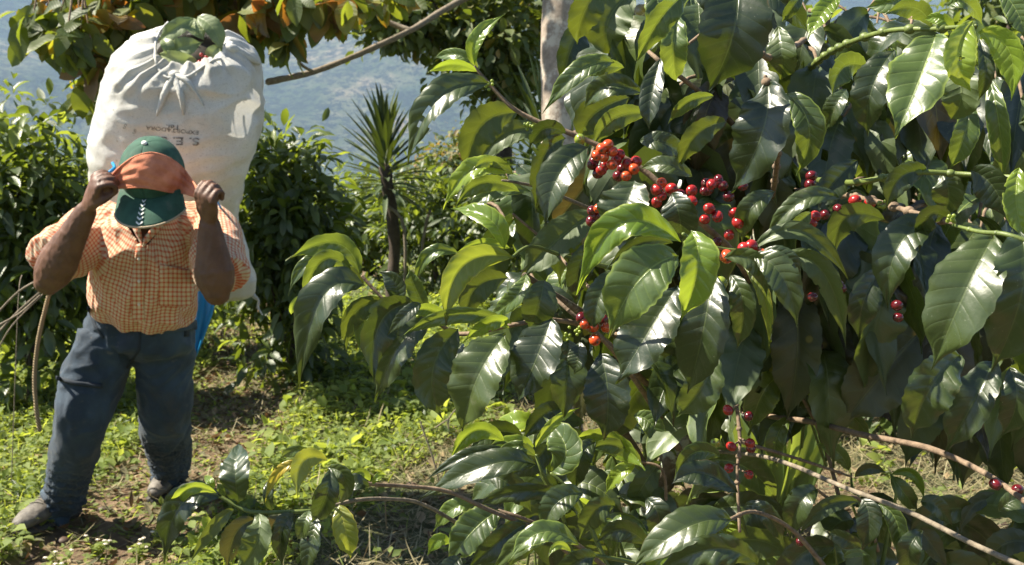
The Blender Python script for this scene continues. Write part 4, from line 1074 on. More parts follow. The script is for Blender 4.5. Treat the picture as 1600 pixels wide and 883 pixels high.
# ------------------------------------------------------------------ the near coffee plants
m_, f_, y_, x_, b_, o_ = 'mature', 'fresh', 'young', 'yellow', 'brownish', 'under'
MAIN = [
 # bx by  mx my  tx ty  w  d  kind [roll fold]
 (742,102,746,60,790,22,26,1.42,y_,25),(747,106,714,86,676,92,22,1.44,f_,-10),(745,112,708,100,668,114,20,1.41,y_,30),
 (764,130,682,158,638,258,52,1.36,m_,-12,24),(810,176,752,198,728,274,60,1.50,o_,10),(850,200,785,215,742,264,40,1.53,o_,-15),
 (802,272,768,252,736,268,22,1.42,f_,20),(800,272,738,266,693,328,36,1.43,y_,-25),(812,300,756,286,712,322,30,1.47,f_,15),(830,300,770,300,730,340,30,1.52,f_,-20),
 (788,388,764,342,704,326,36,1.33,y_,-20,26),(797,388,755,380,712,396,18,1.37,y_,10),(802,402,722,418,697,512,50,1.34,x_,10,24),(716,396,672,398,648,446,24,1.42,f_,-20),(672,496,650,452,640,420,30,1.42,f_,15),
 (562,428,524,380,446,408,40,1.38,f_,25,20),(536,410,500,394,466,420,16,1.40,y_,10),(548,414,488,408,450,462,26,1.40,f_,-20),(548,420,502,410,472,482,36,1.37,f_,10,24),(568,442,520,430,482,488,34,1.42,o_,20),
 (570,446,500,470,469,608,62,1.35,m_,-15,22),(614,477,618,445,590,424,34,1.38,m_,10),(468,462,458,478,455,492,12,1.42,y_,0),
 (606,474,556,488,541,550,36,1.42,o_,20),(612,480,572,498,562,548,32,1.43,f_,-15),(648,474,594,505,584,598,62,1.38,m_,20,22),(658,474,634,492,604,526,24,1.34,m_,-15),
 (672,498,618,548,588,628,60,1.40,m_,-20,22),(716,514,676,580,692,655,72,1.40,m_,15,20),(800,506,710,492,628,526,28,1.35,f_,20),(722,536,700,570,668,610,38,1.43,m_,-25),
 (790,522,745,592,722,674,86,1.31,m_,-8,18),(796,504,764,506,722,536,26,1.33,y_,15),(796,512,784,500,792,478,14,1.33,y_,0),(704,500,668,484,640,492,24,1.37,y_,10),
 (794,434,744,450,728,500,48,1.43,o_,15),(822,428,804,466,758,496,32,1.39,f_,-20),(850,438,842,478,828,518,58,1.33,m_,8,18),(862,498,838,560,808,630,82,1.32,m_,-12,18),
 (888,532,886,590,880,654,62,1.38,m_,15,20),(905,535,903,560,898,585,34,1.36,m_,-20),(938,552,950,620,944,688,78,1.33,m_,-10,18),
 (955,-30,915,15,902,70,54,1.55,o_,15),(990,-15,950,35,958,88,80,1.60,o_,-10),(1080,-15,1032,30,994,98,44,1.33,f_,20),(1062,22,1052,80,1058,128,46,1.40,f_,5),
 (1150,-40,1146,50,1108,140,118,1.18,m_,6,16),(960,98,905,112,848,178,36,1.38,f_,-20),(975,106,930,104,888,118,30,1.41,f_,15),(1004,146,948,136,912,172,40,1.42,m_,-20),
 (985,152,930,178,908,218,62,1.50,o_,10),(1014,178,960,186,925,232,38,1.45,f_,15),(1032,92,1018,150,1014,204,38,1.38,m_,-15),(1115,150,1075,160,1044,194,24,1.36,f_,20),
 (1200,128,1190,210,1142,302,90,1.20,m_,-5,18),(1228,146,1264,200,1244,275,52,1.30,f_,15),(1216,42,1222,90,1220,124,52,1.42,m_,-15),(1353,104,1318,106,1300,152,48,1.25,f_,20),(1322,140,1303,170,1288,206,34,1.30,m_,-25),
 (1398,78,1362,140,1356,214,62,1.24,m_,-20,20),(1462,56,1438,120,1398,216,98,1.17,f_,8,18),(1520,32,1498,90,1518,144,52,1.14,y_,10,30),(1528,50,1576,78,1580,158,50,1.18,y_,-20,24),
 (1492,100,1502,150,1484,188,62,1.24,o_,0),(1516,162,1506,215,1484,265,42,1.28,f_,15),(1546,122,1562,200,1568,284,36,1.27,f_,-15),(1530,60,1540,110,1528,158,26,1.20,m_,20),
 (1455,42,1428,12,1380,24,36,1.25,f_,20),(1490,50,1470,30,1440,32,22,1.22,y_,0),(1480,10,1512,6,1535,40,26,1.24,f_,15),(1312,-5,1284,22,1262,62,34,1.28,y_,-20),(1255,-8,1238,12,1222,34,22,1.30,f_,10),
 (1450,268,1408,278,1384,330,42,1.28,m_,10),(1472,272,1482,300,1474,338,52,1.30,m_,-10),(1516,266,1552,292,1572,345,58,1.24,m_,-15),(1592,262,1588,320,1604,376,44,1.20,y_,10),
 (1312,310,1250,316,1190,384,34,1.25,m_,-20),(1268,332,1248,350,1232,370,26,1.30,f_,15),(1176,390,1256,364,1328,442,32,1.23,o_,15,26),(1222,402,1288,428,1322,546,42,1.24,o_,-10,26),
 (1382,343,1322,340,1304,402,46,1.26,m_,20,24),(1462,345,1402,388,1388,486,68,1.19,m_,-15,18),(1488,346,1452,338,1436,394,36,1.17,m_,20,28),
 (1552,370,1506,460,1456,578,110,1.06,m_,-8,18),(1594,362,1596,460,1548,582,112,1.05,m_,14,18),
 (1500,555,1452,610,1424,685,78,1.34,m_,10),(1552,565,1520,630,1476,708,68,1.38,m_,-12),(1578,575,1588,630,1562,684,52,1.36,m_,0),(1445,512,1378,585,1318,662,108,1.45,b_,10),
 (1240,435,1246,545,1230,655,82,1.46,b_,-10),(1284,465,1302,560,1272,645,62,1.50,b_,15),
 (1062,378,968,352,902,460,58,1.13,y_,-15,22),(1080,362,1090,420,1062,505,64,1.09,y_,15,30),(1058,400,996,440,952,528,96,1.12,f_,-12,16),(1052,380,1000,380,948,420,26,1.18,m_,20),
 (1058,448,1012,520,964,600,90,1.17,m_,-18,18),(1112,428,1098,520,1074,615,88,1.16,m_,8,18),(1142,430,1162,480,1150,548,44,1.22,m_,-10),(1130,403,1180,410,1198,466,36,1.16,m_,15),
 (1178,400,1222,432,1246,512,54,1.15,m_,-15,22),(1186,396,1228,402,1252,436,28,1.18,m_,20),(1162,418,1194,460,1202,545,22,1.20,x_,-20),(1118,558,1094,610,1058,650,62,1.30,m_,10),
 (992,282,974,330,950,382,84,1.30,m_,8,18),(1050,303,1062,340,1064,378,64,1.27,m_,-12,18),(920,230,872,276,854,354,60,1.36,m_,-12,22),(952,250,908,300,860,362,68,1.46,b_,10),
 (884,216,848,250,838,334,40,1.41,m_,20),(1082,276,1040,258,1000,264,30,1.35,m_,-20),(1134,190,1088,212,1060,264,42,1.33,o_,15),(932,330,868,378,812,438,62,1.52,o_,-10),(884,208,850,202,826,236,32,1.40,m_,15),
 (1010,-30,1030,20,1010,70,50,1.5,f_,10),(1180,-20,1230,10,1262,50,40,1.4,m_,10),(1420,-20,1400,0,1350,12,40,1.35,f_,0),(1560,-20,1590,20,1600,60,40,1.3,f_,10),
 (930,380,905,420,900,470,44,1.42,m_,10),(960,420,935,470,925,520,44,1.36,m_,-15),(1000,220,1040,225,1080,250,36,1.45,m_,20),(1210,300,1170,330,1160,380,40,1.36,m_,-10),
 (1340,250,1300,290,1280,330,48,1.40,m_,10),(1380,420,1350,470,1342,530,52,1.38,m_,10),(1330,400,1362,430,1370,500,48,1.40,b_,-10),
]
LOWLEFT = [
 (373,786,368,735,374,692,50,1.22,m_,5,14),(346,776,282,790,257,882,52,1.20,m_,-15,22),(338,770,288,768,260,826,22,1.19,y_,20),(332,766,328,752,318,744,14,1.22,y_,0),(346,778,346,765,338,755,16,1.22,f_,0),
 (366,796,334,822,297,880,24,1.19,o_,25),(396,812,366,838,356,890,42,1.24,b_,10),(404,803,400,850,366,900,48,1.21,o_,-15),(462,804,440,830,442,890,32,1.22,m_,-10),(482,798,474,822,464,844,26,1.20,m_,15),
 (496,810,486,850,476,898,34,1.21,m_,-12),(516,733,508,780,483,822,38,1.22,m_,12,22),(530,788,540,830,548,874,42,1.24,x_,-5,16),(512,720,474,722,465,778,38,1.20,x_,10,20),(480,726,438,736,414,786,18,1.21,x_,-15),
 (492,716,464,704,436,718,20,1.23,f_,20),(512,730,540,750,526,794,32,1.24,m_,-20),(578,752,564,738,542,750,16,1.28,y_,10),(582,757,592,744,604,742,12,1.28,y_,10),(576,760,550,756,528,774,30,1.27,m_,-20),(436,800,428,822,408,840,38,1.25,b_,10),
 (425,798,420,770,430,740,18,1.26,m_,20),(490,800,500,770,512,752,20,1.27,m_,-10)]
LOWMID = [
 (788,690,742,674,702,722,32,1.62,y_,15,24),(802,712,738,710,664,752,24,1.60,m_,-15),(838,726,760,728,654,782,48,1.50,m_,12,18),(836,712,806,698,770,716,22,1.55,f_,0),(780,798,738,830,700,884,62,1.40,f_,-10,18),
 (822,818,780,846,728,892,42,1.36,m_,15),(862,842,818,848,768,894,36,1.32,m_,-15),(902,776,812,768,748,792,30,1.46,m_,20),(702,850,684,845,668,868,24,1.45,y_,0),(742,788,706,796,678,830,30,1.50,f_,-15),
 (862,736,884,700,850,652,60,1.58,f_,10),(836,700,864,662,906,637,18,1.56,y_,-10),(1002,722,960,696,916,706,28,1.66,f_,20),(992,726,966,742,946,772,26,1.66,y_,-20),(1032,722,1004,760,984,802,42,1.70,o_,10),
 (1126,714,1084,708,1054,748,36,1.50,f_,15),(1152,770,1096,740,1048,758,44,1.44,m_,-15),(904,852,846,832,794,878,38,1.28,f_,15,20),(1142,812,1066,828,984,894,62,1.26,m_,-10,18),(1184,882,1112,858,1018,900,52,1.24,m_,12,18),
 (912,770,870,786,846,834,48,1.38,m_,-10),(892,862,872,852,856,872,14,1.24,y_,0),(1012,852,972,828,932,848,38,1.40,m_,15),(760,740,800,760,830,800,40,1.55,m_,0),(860,690,835,720,790,745,40,1.62,m_,15),
 (930,690,905,720,900,770,42,1.60,m_,-10),(960,790,930,800,905,845,42,1.50,m_,10),(1010,780,1030,810,1025,860,44,1.5,m_,0),(880,640,850,650,815,690,40,1.7,m_,10),(990,650,1020,665,1030,710,36,1.75,f_,0),(720,870,700,895,690,920,40,1.3,m_,0),(930,870,900,880,860,910,40,1.25,m_,10)]
LOWRIGHT = [
 (1326,736,1308,706,1274,694,26,1.75,f_,10),(1336,746,1358,732,1386,740,20,1.74,m_,-15),(1394,744,1414,772,1434,798,30,1.70,f_,10),(1392,742,1428,742,1444,784,18,1.70,y_,-15),(1438,784,1464,792,1488,822,32,1.66,m_,15),
 (1276,764,1248,790,1234,845,44,1.50,m_,-10),(1342,784,1290,792,1248,838,28,1.55,o_,15),(1346,780,1358,812,1344,866,42,1.52,m_,0),(1372,788,1402,818,1404,884,32,1.52,f_,-15),(1406,800,1446,838,1482,894,36,1.50,b_,10),
 (1346,856,1320,842,1292,830,28,1.55,m_,20),(1582,796,1530,784,1496,842,28,1.5,b_,10),(1625,850,1570,850,1544,886,44,1.45,b_,-10),(1165,790,1200,806,1226,858,32,1.46,m_,10),(1216,588,1190,618,1172,674,54,1.72,f_,10),
 (1262,618,1274,600,1282,588,22,1.8,y_,0),(1318,872,1336,864,1360,868,14,1.5,f_,0),(1232,652,1212,690,1215,730,34,1.75,f_,-10),(1290,620,1310,650,1305,690,30,1.8,m_,0),(1560,800,1590,780,1620,790,34,1.55,m_,0),(1440,830,1420,860,1425,900,40,1.5,m_,0)]
GLOSS = {(764,130),(570,446),(672,498),(790,522),(1398,78),(1462,56),(1462,345),(1552,370),(1058,448),(1112,428),(1178,400),(373,786),(1142,812),(838,726),(862,498),(920,230),(1130,403),(482,798),(496,810),(1200,128),(904,852),(992,282)}
def build_leaves(lst, root, seed, kmax=100):
    """the largest kmax are parts of their own, the rest one stuff part"""
    order = sorted(range(len(lst)), key=lambda i: -math.hypot(lst[i][0]-lst[i][4], lst[i][1]-lst[i][5])*lst[i][6])
    big = set(order[:kmax]); rest = []
    for i, e in enumerate(lst):
        r_ = random.Random(seed+i)
        bx, by, mx, my, tx, ty, w_, d, kind = e[:9]
        if kind == b_: d += .22
        roll = e[9] if len(e) > 9 else r_.uniform(-20, 20); fold = e[10] if len(e) > 10 else r_.uniform(18, 28)
        if (bx, by) in GLOSS:
            t_ = (P(tx, ty, d)-P(bx, by, d)).normalized(); rf = (CAM-P(mx, my, d)).normalized(); lt = t_.cross(rf).normalized(); n2_ = lt.cross(t_).normalized(); n2_ = n2_ if n2_.dot(rf) > 0 else -n2_
            H_ = (SUNV+rf).normalized(); a_ = -math.degrees(math.atan2(H_.dot(lt), H_.dot(n2_)))
            roll = min((a_-fold*.8, a_+fold*.8), key=abs); roll = max(-42, min(42, roll))
        length = math.hypot(bx-tx, by-ty)*d/FPX
        dm = -.14*length-r_.uniform(0, .006); dt = r_.uniform(-.02, .04)
        A_, B_, C_ = P(bx, by, d), P(mx, my, d+dm), P(tx, ty, d+dt)
        if i in big or True:
            V_, F_, U_ = hero_leaf(A_, B_, C_, w_*.92*d/FPX/math.cos(math.radians(roll*.9)), roll, fold, kind in (o_, b_), 1., seed=seed+i, nu=44 if w_ > 40 else 30, nv=12 if w_ > 40 else 8)
            if i in big:
                o = leaf_obj('leaf', V_, F_, U_, M[kind], root, r_.random())
                if kind == y_: o['label'] = 'bright lime green young leaf'
                if kind == x_: o['label'] = 'yellowing leaf'
            else: rest.append((V_, F_, U_, kind, r_.random()))
    return rest
def limb_obj(root, name, pts, rads, mat, seg=10, k=6, bump=.18):
    rads = [r*.74 for r in rads]
    g = Geo(); q = [P(*p) for p in pts]; tube(g, q, rads, seg, k=k, bump=bump)
    # leaf nodes along the twig
    cp = catmull(q, 6)
    if max(rads) < .0065:
        acc = 0
        for a, b in zip(cp, cp[1:]):
            acc += (b-a).length
            if acc > .035: acc = 0; ellipsoid(g, a, (rads[0]*1.35, rads[0]*1.35, rads[0]*1.1), nu=8, nv=6)
    return link(name, g.mesh(name), M[mat], root)
cs = empty('coffee_shrub', gbase(P(1040, 820, 1.95)), 'big glossy coffee shrub heavy with red cherries filling the right side', 'coffee shrub', 'near coffee shrubs')
tq = [gbase(P(1015, 850, 2.1))-Vector((0, 0, .05))]
g = Geo(); tube(g, [tq[0], P(1015, 850, 2.05), P(1040, 740, 1.95), P(1085, 650, 1.9), P(1120, 560, 1.85), P(1180, 400, 1.8), P(1235, 200, 1.8), P(1290, 20, 1.8), P(1320, -120, 1.8)], [.026, .024, .02, .018, .017, .015, .013, .010, .006], 16, k=7, bump=.22)
link('trunk', g.mesh('trunk'), M['trunk'], cs)
g = Geo(); tube(g, [P(1080, 640, 1.9), P(1030, 560, 1.85), P(960, 520, 1.75), P(880, 470, 1.6), P(820, 430, 1.5)], [.012, .009, .007, .005, .004], 10, k=6, bump=.2); link('branch', g.mesh('branch'), M['trunk'], cs)
BR = [([(742,105,1.42),(765,132,1.42),(800,168,1.42),(845,192,1.42),(900,212,1.42),(1000,262,1.42),(1080,335,1.42),(1145,395,1.5),(1190,470,1.8)], [.0025,.003,.0035,.004,.0045,.005,.005,.006,.008], 'twig'),
 ([(566,432,1.40),(605,472,1.40),(640,482,1.40),(680,502,1.41),(720,522,1.42),(800,508,1.38),(865,500,1.42),(930,520,1.5),(1000,590,1.75),(1075,660,1.9)], [.0025,.0028,.003,.0035,.004,.004,.004,.005,.007,.009], 'twig'),
 ([(785,282,1.42),(812,286,1.43),(850,296,1.48),(930,330,1.6)], [.002,.0025,.003,.004], 'twig_pale'),
 ([(800,402,1.36),(830,385,1.42),(880,400,1.5),(960,420,1.6)], [.0025,.003,.0035,.005], 'twig_green'),
 ([(802,335,1.5),(860,385,1.5),(905,435,1.45),(950,478,1.42),(1000,560,1.6)], [.0022,.0026,.003,.0034,.004], 'twig'),
 ([(860,460,1.45),(905,500,1.44),(955,545,1.5),(1010,620,1.7),(1060,700,1.9)], [.003,.0035,.004,.006,.008], 'twig'),
 ([(1068,366,1.13),(1082,375,1.14),(1120,388,1.18),(1180,395,1.22),(1250,400,1.45),(1280,380,1.8)], [.0028,.003,.003,.0035,.005,.008], 'twig_green'),
 ([(1606,378,1.04),(1570,366,1.05),(1530,362,1.08),(1490,352,1.12)], [.0035,.0032,.003,.0022], 'twig_green'),
 ([(1280,282,1.55),(1340,285,1.35),(1420,270,1.28),(1500,272,1.27),(1620,280,1.2)], [.006,.005,.0042,.004,.0035], 'twig_green'),
 ([(1250,120,1.8),(1300,80,1.5),(1380,50,1.3),(1460,45,1.23),(1525,40,1.17)], [.007,.005,.004,.0035,.0025], 'twig_green'),
 ([(1215,300,1.8),(1280,300,1.5),(1350,310,1.35),(1420,330,1.25),(1490,348,1.14)], [.007,.005,.004,.004,.0035], 'twig'),
 ([(1260,60,1.8),(1200,90,1.4),(1150,20,1.22),(1150,-40,1.18)], [.006,.005,.004,.003], 'twig'),
 ([(1200,350,1.8),(1215,240,1.4),(1204,160,1.22),(1196,120,1.2)], [.006,.005,.004,.003], 'twig'),
 ([(1040,790,1.95),(985,690,1.85),(950,645,1.8),(900,600,1.75)], [.012,.009,.007,.004], 'trunk'),
 ([(1090,705,1.75),(1120,706,1.7),(1185,712,1.6),(1240,728,1.5),(1320,762,1.4),(1420,800,1.3),(1520,850,1.2),(1600,885,1.15)], [.003,.0036,.0040,.0040,.0040,.0040,.0040,.0040], 'twig_pale'),
 ([(1120,628,1.9),(1190,648,1.8),(1270,660,1.7),(1350,680,1.6),(1450,700,1.5),(1540,740,1.4),(1610,790,1.3)], [.004,.005,.0055,.0058,.0055,.005,.0045], 'twig'),
 ([(1136,600,1.62),(1150,632,1.6),(1156,690,1.58),(1152,740,1.57),(1156,830,1.55)], [.0045,.0042,.0036,.003,.003], 'twig'),
 ([(1156,690,1.6),(1250,718,1.62),(1330,745,1.7)], [.0035,.003,.0022], 'twig'),
 ([(980,-20,1.6),(1000,60,1.6),(1030,95,1.5),(1100,150,1.6),(1190,240,1.8)], [.003,.0035,.004,.005,.007], 'twig')]
for pts, rd, mt_ in BR: limb_obj(cs, 'branch', pts, rd, mt_)
rest = build_leaves(MAIN, cs, 1000)
# fill leaves deeper in the shrub, hanging from hidden twigs
random.seed(5)
fill = []; tw = Geo()
def inside(px, py):
    if px < 880: return 250 < py < 520 and px > 790
    if px < 1000: return 20 < py < 560
    if px < 1200: return -40 < py < 600
    if px < 1450: return 10 < py < 560
    return 60 < py < 640
n = 0
while n < 760:
    px = random.uniform(780, 1680); py = random.uniform(-120, 620); d = random.uniform(1.6, 2.6)
    if n > 520: px = random.uniform(1000, 1580); py = random.uniform(150, 640)
    if not inside(px, py): continue
    if 840 < px < 905 and py < 190: continue
    if px < 960 and py < 230 and random.random() < .8: continue
    if px > 1330 and 200 < py < 340 and random.random() < .75: continue
    n += 1
    a = random.uniform(-.9, .9); L = random.uniform(.11, .185); lp = L/d*FPX
    ex = math.sin(a)*.75; ey = .45+.55*math.cos(a)
    A_ = P(px, py, d); C_ = P(px+ex*lp, py+ey*lp, d+random.uniform(-.07, .07)); B_ = P(px+ex*lp*.62, py+ey*lp*.33, d-.03)
    k = random.random(); kind = m_ if k < .66 else (f_ if k < .82 else (b_ if k < .985 else x_))
    V_, F_, U_ = hero_leaf(A_, B_, C_, L*random.uniform(.36, .5), random.uniform(-60, 60), 22, random.random() < .35, 1., seed=5000+n, nu=22, nv=6)
    rest.append((V_, F_, U_, kind, random.random()))
    if n % 2 == 0:
        q = P(px-ex*60+random.uniform(-40, 40), py-30, d+.05); tube(tw, [q, q.lerp(A_, .5)+Vector((0, 0, .01)), A_], [.0035, .003, .002], 6, k=2)
by = {}
for V_, F_, U_, kind, t in rest: by.setdefault(kind, []).append((V_, F_, U_, np.tile([t, .5], (len(V_), 1))))
keys = list(by); V, F, U, T, MI, off = [], [], [], [], [], 0
for ki, k in enumerate(keys):
    for a, b, c, d in by[k]: V.append(a); F.append(b+off); U.append(c); T.append(d); off += len(a); MI.append(np.full(len(b), ki, np.int32))
me = mesh_from('foliage', np.concatenate(V), np.concatenate(F), np.concatenate(U), np.concatenate(T))
fo = link('foliage', me, [M[k] for k in keys], cs); me.polygons.foreach_set('material_index', np.concatenate(MI)); fo['kind'] = 'stuff'
o = link('twigs', tw.mesh('twigs'), M['twig'], cs); o['kind'] = 'stuff'
# cherries
def Z3(l): return [(x*.302+800, y*.302+200) for x, y in l]
def Z(l, s_, ox, oy): return [(x*s_+ox, y*s_+oy) for x, y in l]
C_ = []
C_ += [(p, 1.38, 'orange') for p in Z3([(496,88),(465,108),(520,122),(437,142),(475,152),(517,190),(590,248),(630,213)])]
C_ += [(p, 1.40, 'red') for p in Z3([(555,138),(462,218),(597,185),(643,172),(540,165),(480,195)])]
C_ += [(p, 1.42, 'dark') for p in Z3([(417,190),(548,250),(445,235),(570,210),(425,170)])]
C_ += [(p, 1.38, 'red') for p in Z3([(825,315),(775,352),(748,320),(928,380),(1020,418),(1063,458),(1122,553),(1168,490)])]
C_ += [(p, 1.40, 'orange') for p in Z3([(775,285)])]
C_ += [(p, 1.42, 'red') for p in Z3([(930,325),(998,473),(748,385),(1032,292),(1150,440),(1235,455),(1205,640),(1240,615)])]
C_ += [(p, 1.45, 'dark') for p in Z3([(870,345),(1000,325),(1068,285),(1060,590),(1180,515),(1090,300),(1120,355),(1195,300)])]
C_ += [(p, 1.40, 'dark') for p in Z3([(432,455),(408,483),(415,430)])]+[(p, 1.39, 'orange') for p in Z3([(450,415)])]
C_ += [(p, 1.20, 'red') for p in Z3([(1200,625),(1238,612)])]+[(p, 1.20, 'orange') for p in Z3([(1110,665),(1200,650),(1292,662)])]
C_ += [(p, 1.38, 'orange') for p in Z([(102,548),(137,512),(140,562),(197,565),(145,622)], .34, 880, 320)]+[(p, 1.41, 'dark') for p in Z([(85,520),(180,528)], .34, 880, 320)]
C_ += [(p, 1.36, 'red') for p in Z([(625,35),(688,45),(462,100),(447,128)], .377, 1100, 300)]+[(p, 1.38, 'dark') for p in Z([(555,72),(500,95),(450,435),(550,385),(570,400),(540,360)], .377, 1100, 300)]+[(p, 1.5, 'dark') for p in Z([(800,470),(805,520)], .377, 1100, 300)]
C_ += [(p, 1.45, 'dark') for p in Z([(445,730),(440,765),(470,790),(10,760),(60,745),(15,790)], .377, 1100, 0)]
C_ += [(p, 1.55, 'red') for p in Z([(895,241),(909,392),(986,378),(899,482),(982,508)], .377, 800, 550)]+[(p, 1.57, 'dark') for p in Z([(980,266),(990,400)], .377, 800, 550)]
C_ += [((906, 218), 1.40, 'green'), ((1118, 692), 1.56, 'green'), ((1095, 452), 1.25, 'green'), ((1126, 442), 1.22, 'green')]
C_ += [((1555, 757), 1.38, 'dark'), ((1590, 765), 1.36, 'dark'), ((1251, 846), 1.5, 'dark')]
for (p_, d, k) in C_:
    r_ = .0068
    cherry(p_[0], p_[1], d-.02, k, cs, r_)
for i, (x, y) in enumerate([(315, 86), (322, 90), (311, 97), (325, 98), (317, 95)]):
    o = cherry(x, y, 3.925, 'red', sroot2, .0075); o.parent = None; o.matrix_parent_inverse = Matrix.Identity(4)
    tag(o, ['topmost red cherry of the few in the sack mouth', 'red cherry at the upper right of the bunch in the sack mouth', 'leftmost red cherry in the sack mouth', 'rightmost and lowest red cherry in the sack mouth', 'red cherry in the middle of the bunch in the sack mouth'][i], 'cherry', 'cherries in the sack mouth')
# stalks joining the loose cherries to their twigs, and green pin heads on the shoots
g = Geo()
for x, y, d in [(1137,641,1.53),(1169,650,1.55),(1143,698,1.53),(1172,692,1.53),(1139,732,1.53),(1170,741,1.53)]:
    tube(g, [P(x, y, d), P((x+1154)/2, y-4, d), P(1154, y-8, 1.585)], .0014, 6, k=2)
link('cherry_stalks', g.mesh('cherry_stalks'), M['twig'], cs)
g = Geo(); random.seed(3)
for cx_, cy_, d, r_ in [(1100,415,1.18,14),(762,133,1.41,6),(826,196,1.42,8),(616,484,1.39,7),(656,490,1.39,6),(890,522,1.42,12),(1488,342,1.12,6),(1380,320,1.3,8)]:
    for _ in range(12): ellipsoid(g, P(cx_+random.gauss(0, r_*.6), cy_+random.gauss(0, r_*.45), d+random.uniform(-.01, .01)), (.0022,)*3, nu=6, nv=5)
o = link('green_buds', g.mesh('green_buds'), M['young'], cs); o['kind'] = 'stuff'

def small_plant(name, label, lst, brs, base, seed, cat='coffee shrub', group='near coffee shrubs', fills=()):
    r = empty(name, base, label, cat, group)
    rs = build_leaves(lst, r, seed)
    random.seed(seed); out = []; tg = Geo()
    for (x0, x1, y0, y1, da, db, nn, skip) in fills:
        for i in range(nn):
            px = random.uniform(x0, x1); py = random.uniform(y0, y1); d = random.uniform(da, db)
            if any(a <= px <= c and b <= py <= e for a, b, c, e in skip): continue
            a = random.uniform(-2.2, 2.2); L = random.uniform(.08, .16); lp = L/d*FPX; ex = math.sin(a); ey = .35*math.cos(a)+.25
            A_ = P(px, py, d); C_ = P(px+ex*lp*.9, py+ey*lp+12, d+random.uniform(-.08, .08)); B_ = P(px+ex*lp*.5, py+ey*lp*.3-8, d-.03)
            V_, F_, U_ = hero_leaf(A_, B_, C_, L*random.uniform(.33, .46), random.uniform(-45, 45), 22, random.random() < .25, 1., seed=seed+500+i, nu=22, nv=6)
            out.append((V_, F_, U_, random.choice((m_, m_, m_, f_, f_, y_ if seed == 3000 else m_, o_)), random.random()))
            if i % 2 == 0: q = P(px+random.uniform(-30, 30), py+70, d+.04); tube(tg, [q, A_], [.003, .002], 6)
    if out:
        ks = list(dict.fromkeys(e[3] for e in out)); V, F, U, T, MI, off = [], [], [], [], [], 0
        for a, b, c, k, t in out: V.append(a); F.append(b+off); U.append(c); T.append(np.tile([t, .5], (len(a), 1))); off += len(a); MI.append(np.full(len(b), ks.index(k), np.int32))
        me = mesh_from('foliage', np.concatenate(V), np.concatenate(F), np.concatenate(U), np.concatenate(T))
        fo = link('foliage', me, [M[k] for k in ks], r); me.polygons.foreach_set('material_index', np.concatenate(MI)); fo['kind'] = 'stuff'
        o = link('twigs', tg.mesh('twigs'), M['twig_green'], r); o['kind'] = 'stuff'
    for pts, rd, mt_ in brs: limb_obj(r, 'branch', pts, rd, mt_)
    return r
b_low = gbase(P(900, 900, 1.45))
small_plant('coffee_shrub', 'low coffee branches with drooping and yellowing leaves at the bottom left of the shrub', LOWLEFT,
  [([(345,776,1.21),(372,792,1.21),(396,800,1.21),(440,800,1.22),(486,798,1.23),(520,790,1.26)], [.0022,.0026,.0028,.0028,.0028,.003], 'twig_green'),
   ([(515,792,1.25),(560,781,1.28),(610,780,1.32),(655,786,1.36),(712,816,1.42),(780,860,1.45)], [.003,.003,.003,.003,.0032,.004], 'twig_pale'),
   ([(520,745,1.24),(575,756,1.28),(640,760,1.32),(700,768,1.34),(760,795,1.36),(850,835,1.40),(930,900,1.45)], [.0025,.003,.0032,.0034,.0036,.004,.005], 'twig')],
  gbase(P(930, 940, 1.5)), 2000)
lm = gbase(P(1000, 870, 1.75))
small_plant('coffee_shrub', 'knee high young coffee shrub with fresh shoots below the fruiting branches', LOWMID,
  [([(838,712,1.55),(850,745,1.55),(875,790,1.6),(900,900,1.65)], [.003,.003,.004,.006], 'twig_green'), ([(760,700,1.6),(790,692,1.62),(830,720,1.62),(880,800,1.62)], [.002,.003,.003,.004], 'twig_green'),
   ([(862,740,1.5),(900,778,1.5),(930,840,1.5),(960,910,1.5)], [.003,.003,.004,.005], 'twig_green'), ([(890,862,1.27),(930,868,1.3),(1000,885,1.35),(1050,930,1.4)], [.0025,.003,.004,.005], 'twig_green'),
   ([(1000,722,1.68),(1035,735,1.68),(1040,800,1.7),(1030,880,1.75)], [.002,.003,.004,.006], 'twig'), ([(1140,812,1.28),(1180,800,1.35),(1240,830,1.45),(1300,900,1.5)], [.003,.003,.004,.005], 'twig'),
   ([(780,798,1.42),(830,815,1.42),(900,850,1.45),(960,900,1.5)], [.003,.003,.004,.005], 'twig')], lm, 3000, fills=[(800, 1150, 650, 900, 1.65, 2.3, 140, [(975, 660, 1095, 850)])])
small_plant('coffee_shrub', 'small coffee shoots hanging under the long mossy twig at the lower right', LOWRIGHT,
  [([(1330,740,1.73),(1332,765,1.7),(1345,790,1.65),(1370,900,1.7)], [.002,.003,.004,.006], 'twig_green'), ([(1392,742,1.70),(1400,770,1.68),(1390,820,1.7),(1375,900,1.72)], [.002,.003,.004,.005], 'twig_green'),
   ([(1276,764,1.52),(1300,780,1.55),(1345,782,1.6),(1372,860,1.68)], [.002,.003,.003,.004], 'twig'), ([(1216,588,1.74),(1240,600,1.8),(1290,700,1.85),(1330,860,1.8)], [.002,.003,.004,.006], 'twig')], gbase(P(1370, 900, 1.8)), 4000, fills=[(1140, 1480, 780, 910, 1.7, 2.3, 30, [(1160, 600, 1265, 850)]), (1500, 1640, 790, 910, 1.6, 2.1, 14, []), (1180, 1300, 590, 660, 1.9, 2.4, 8, [])])
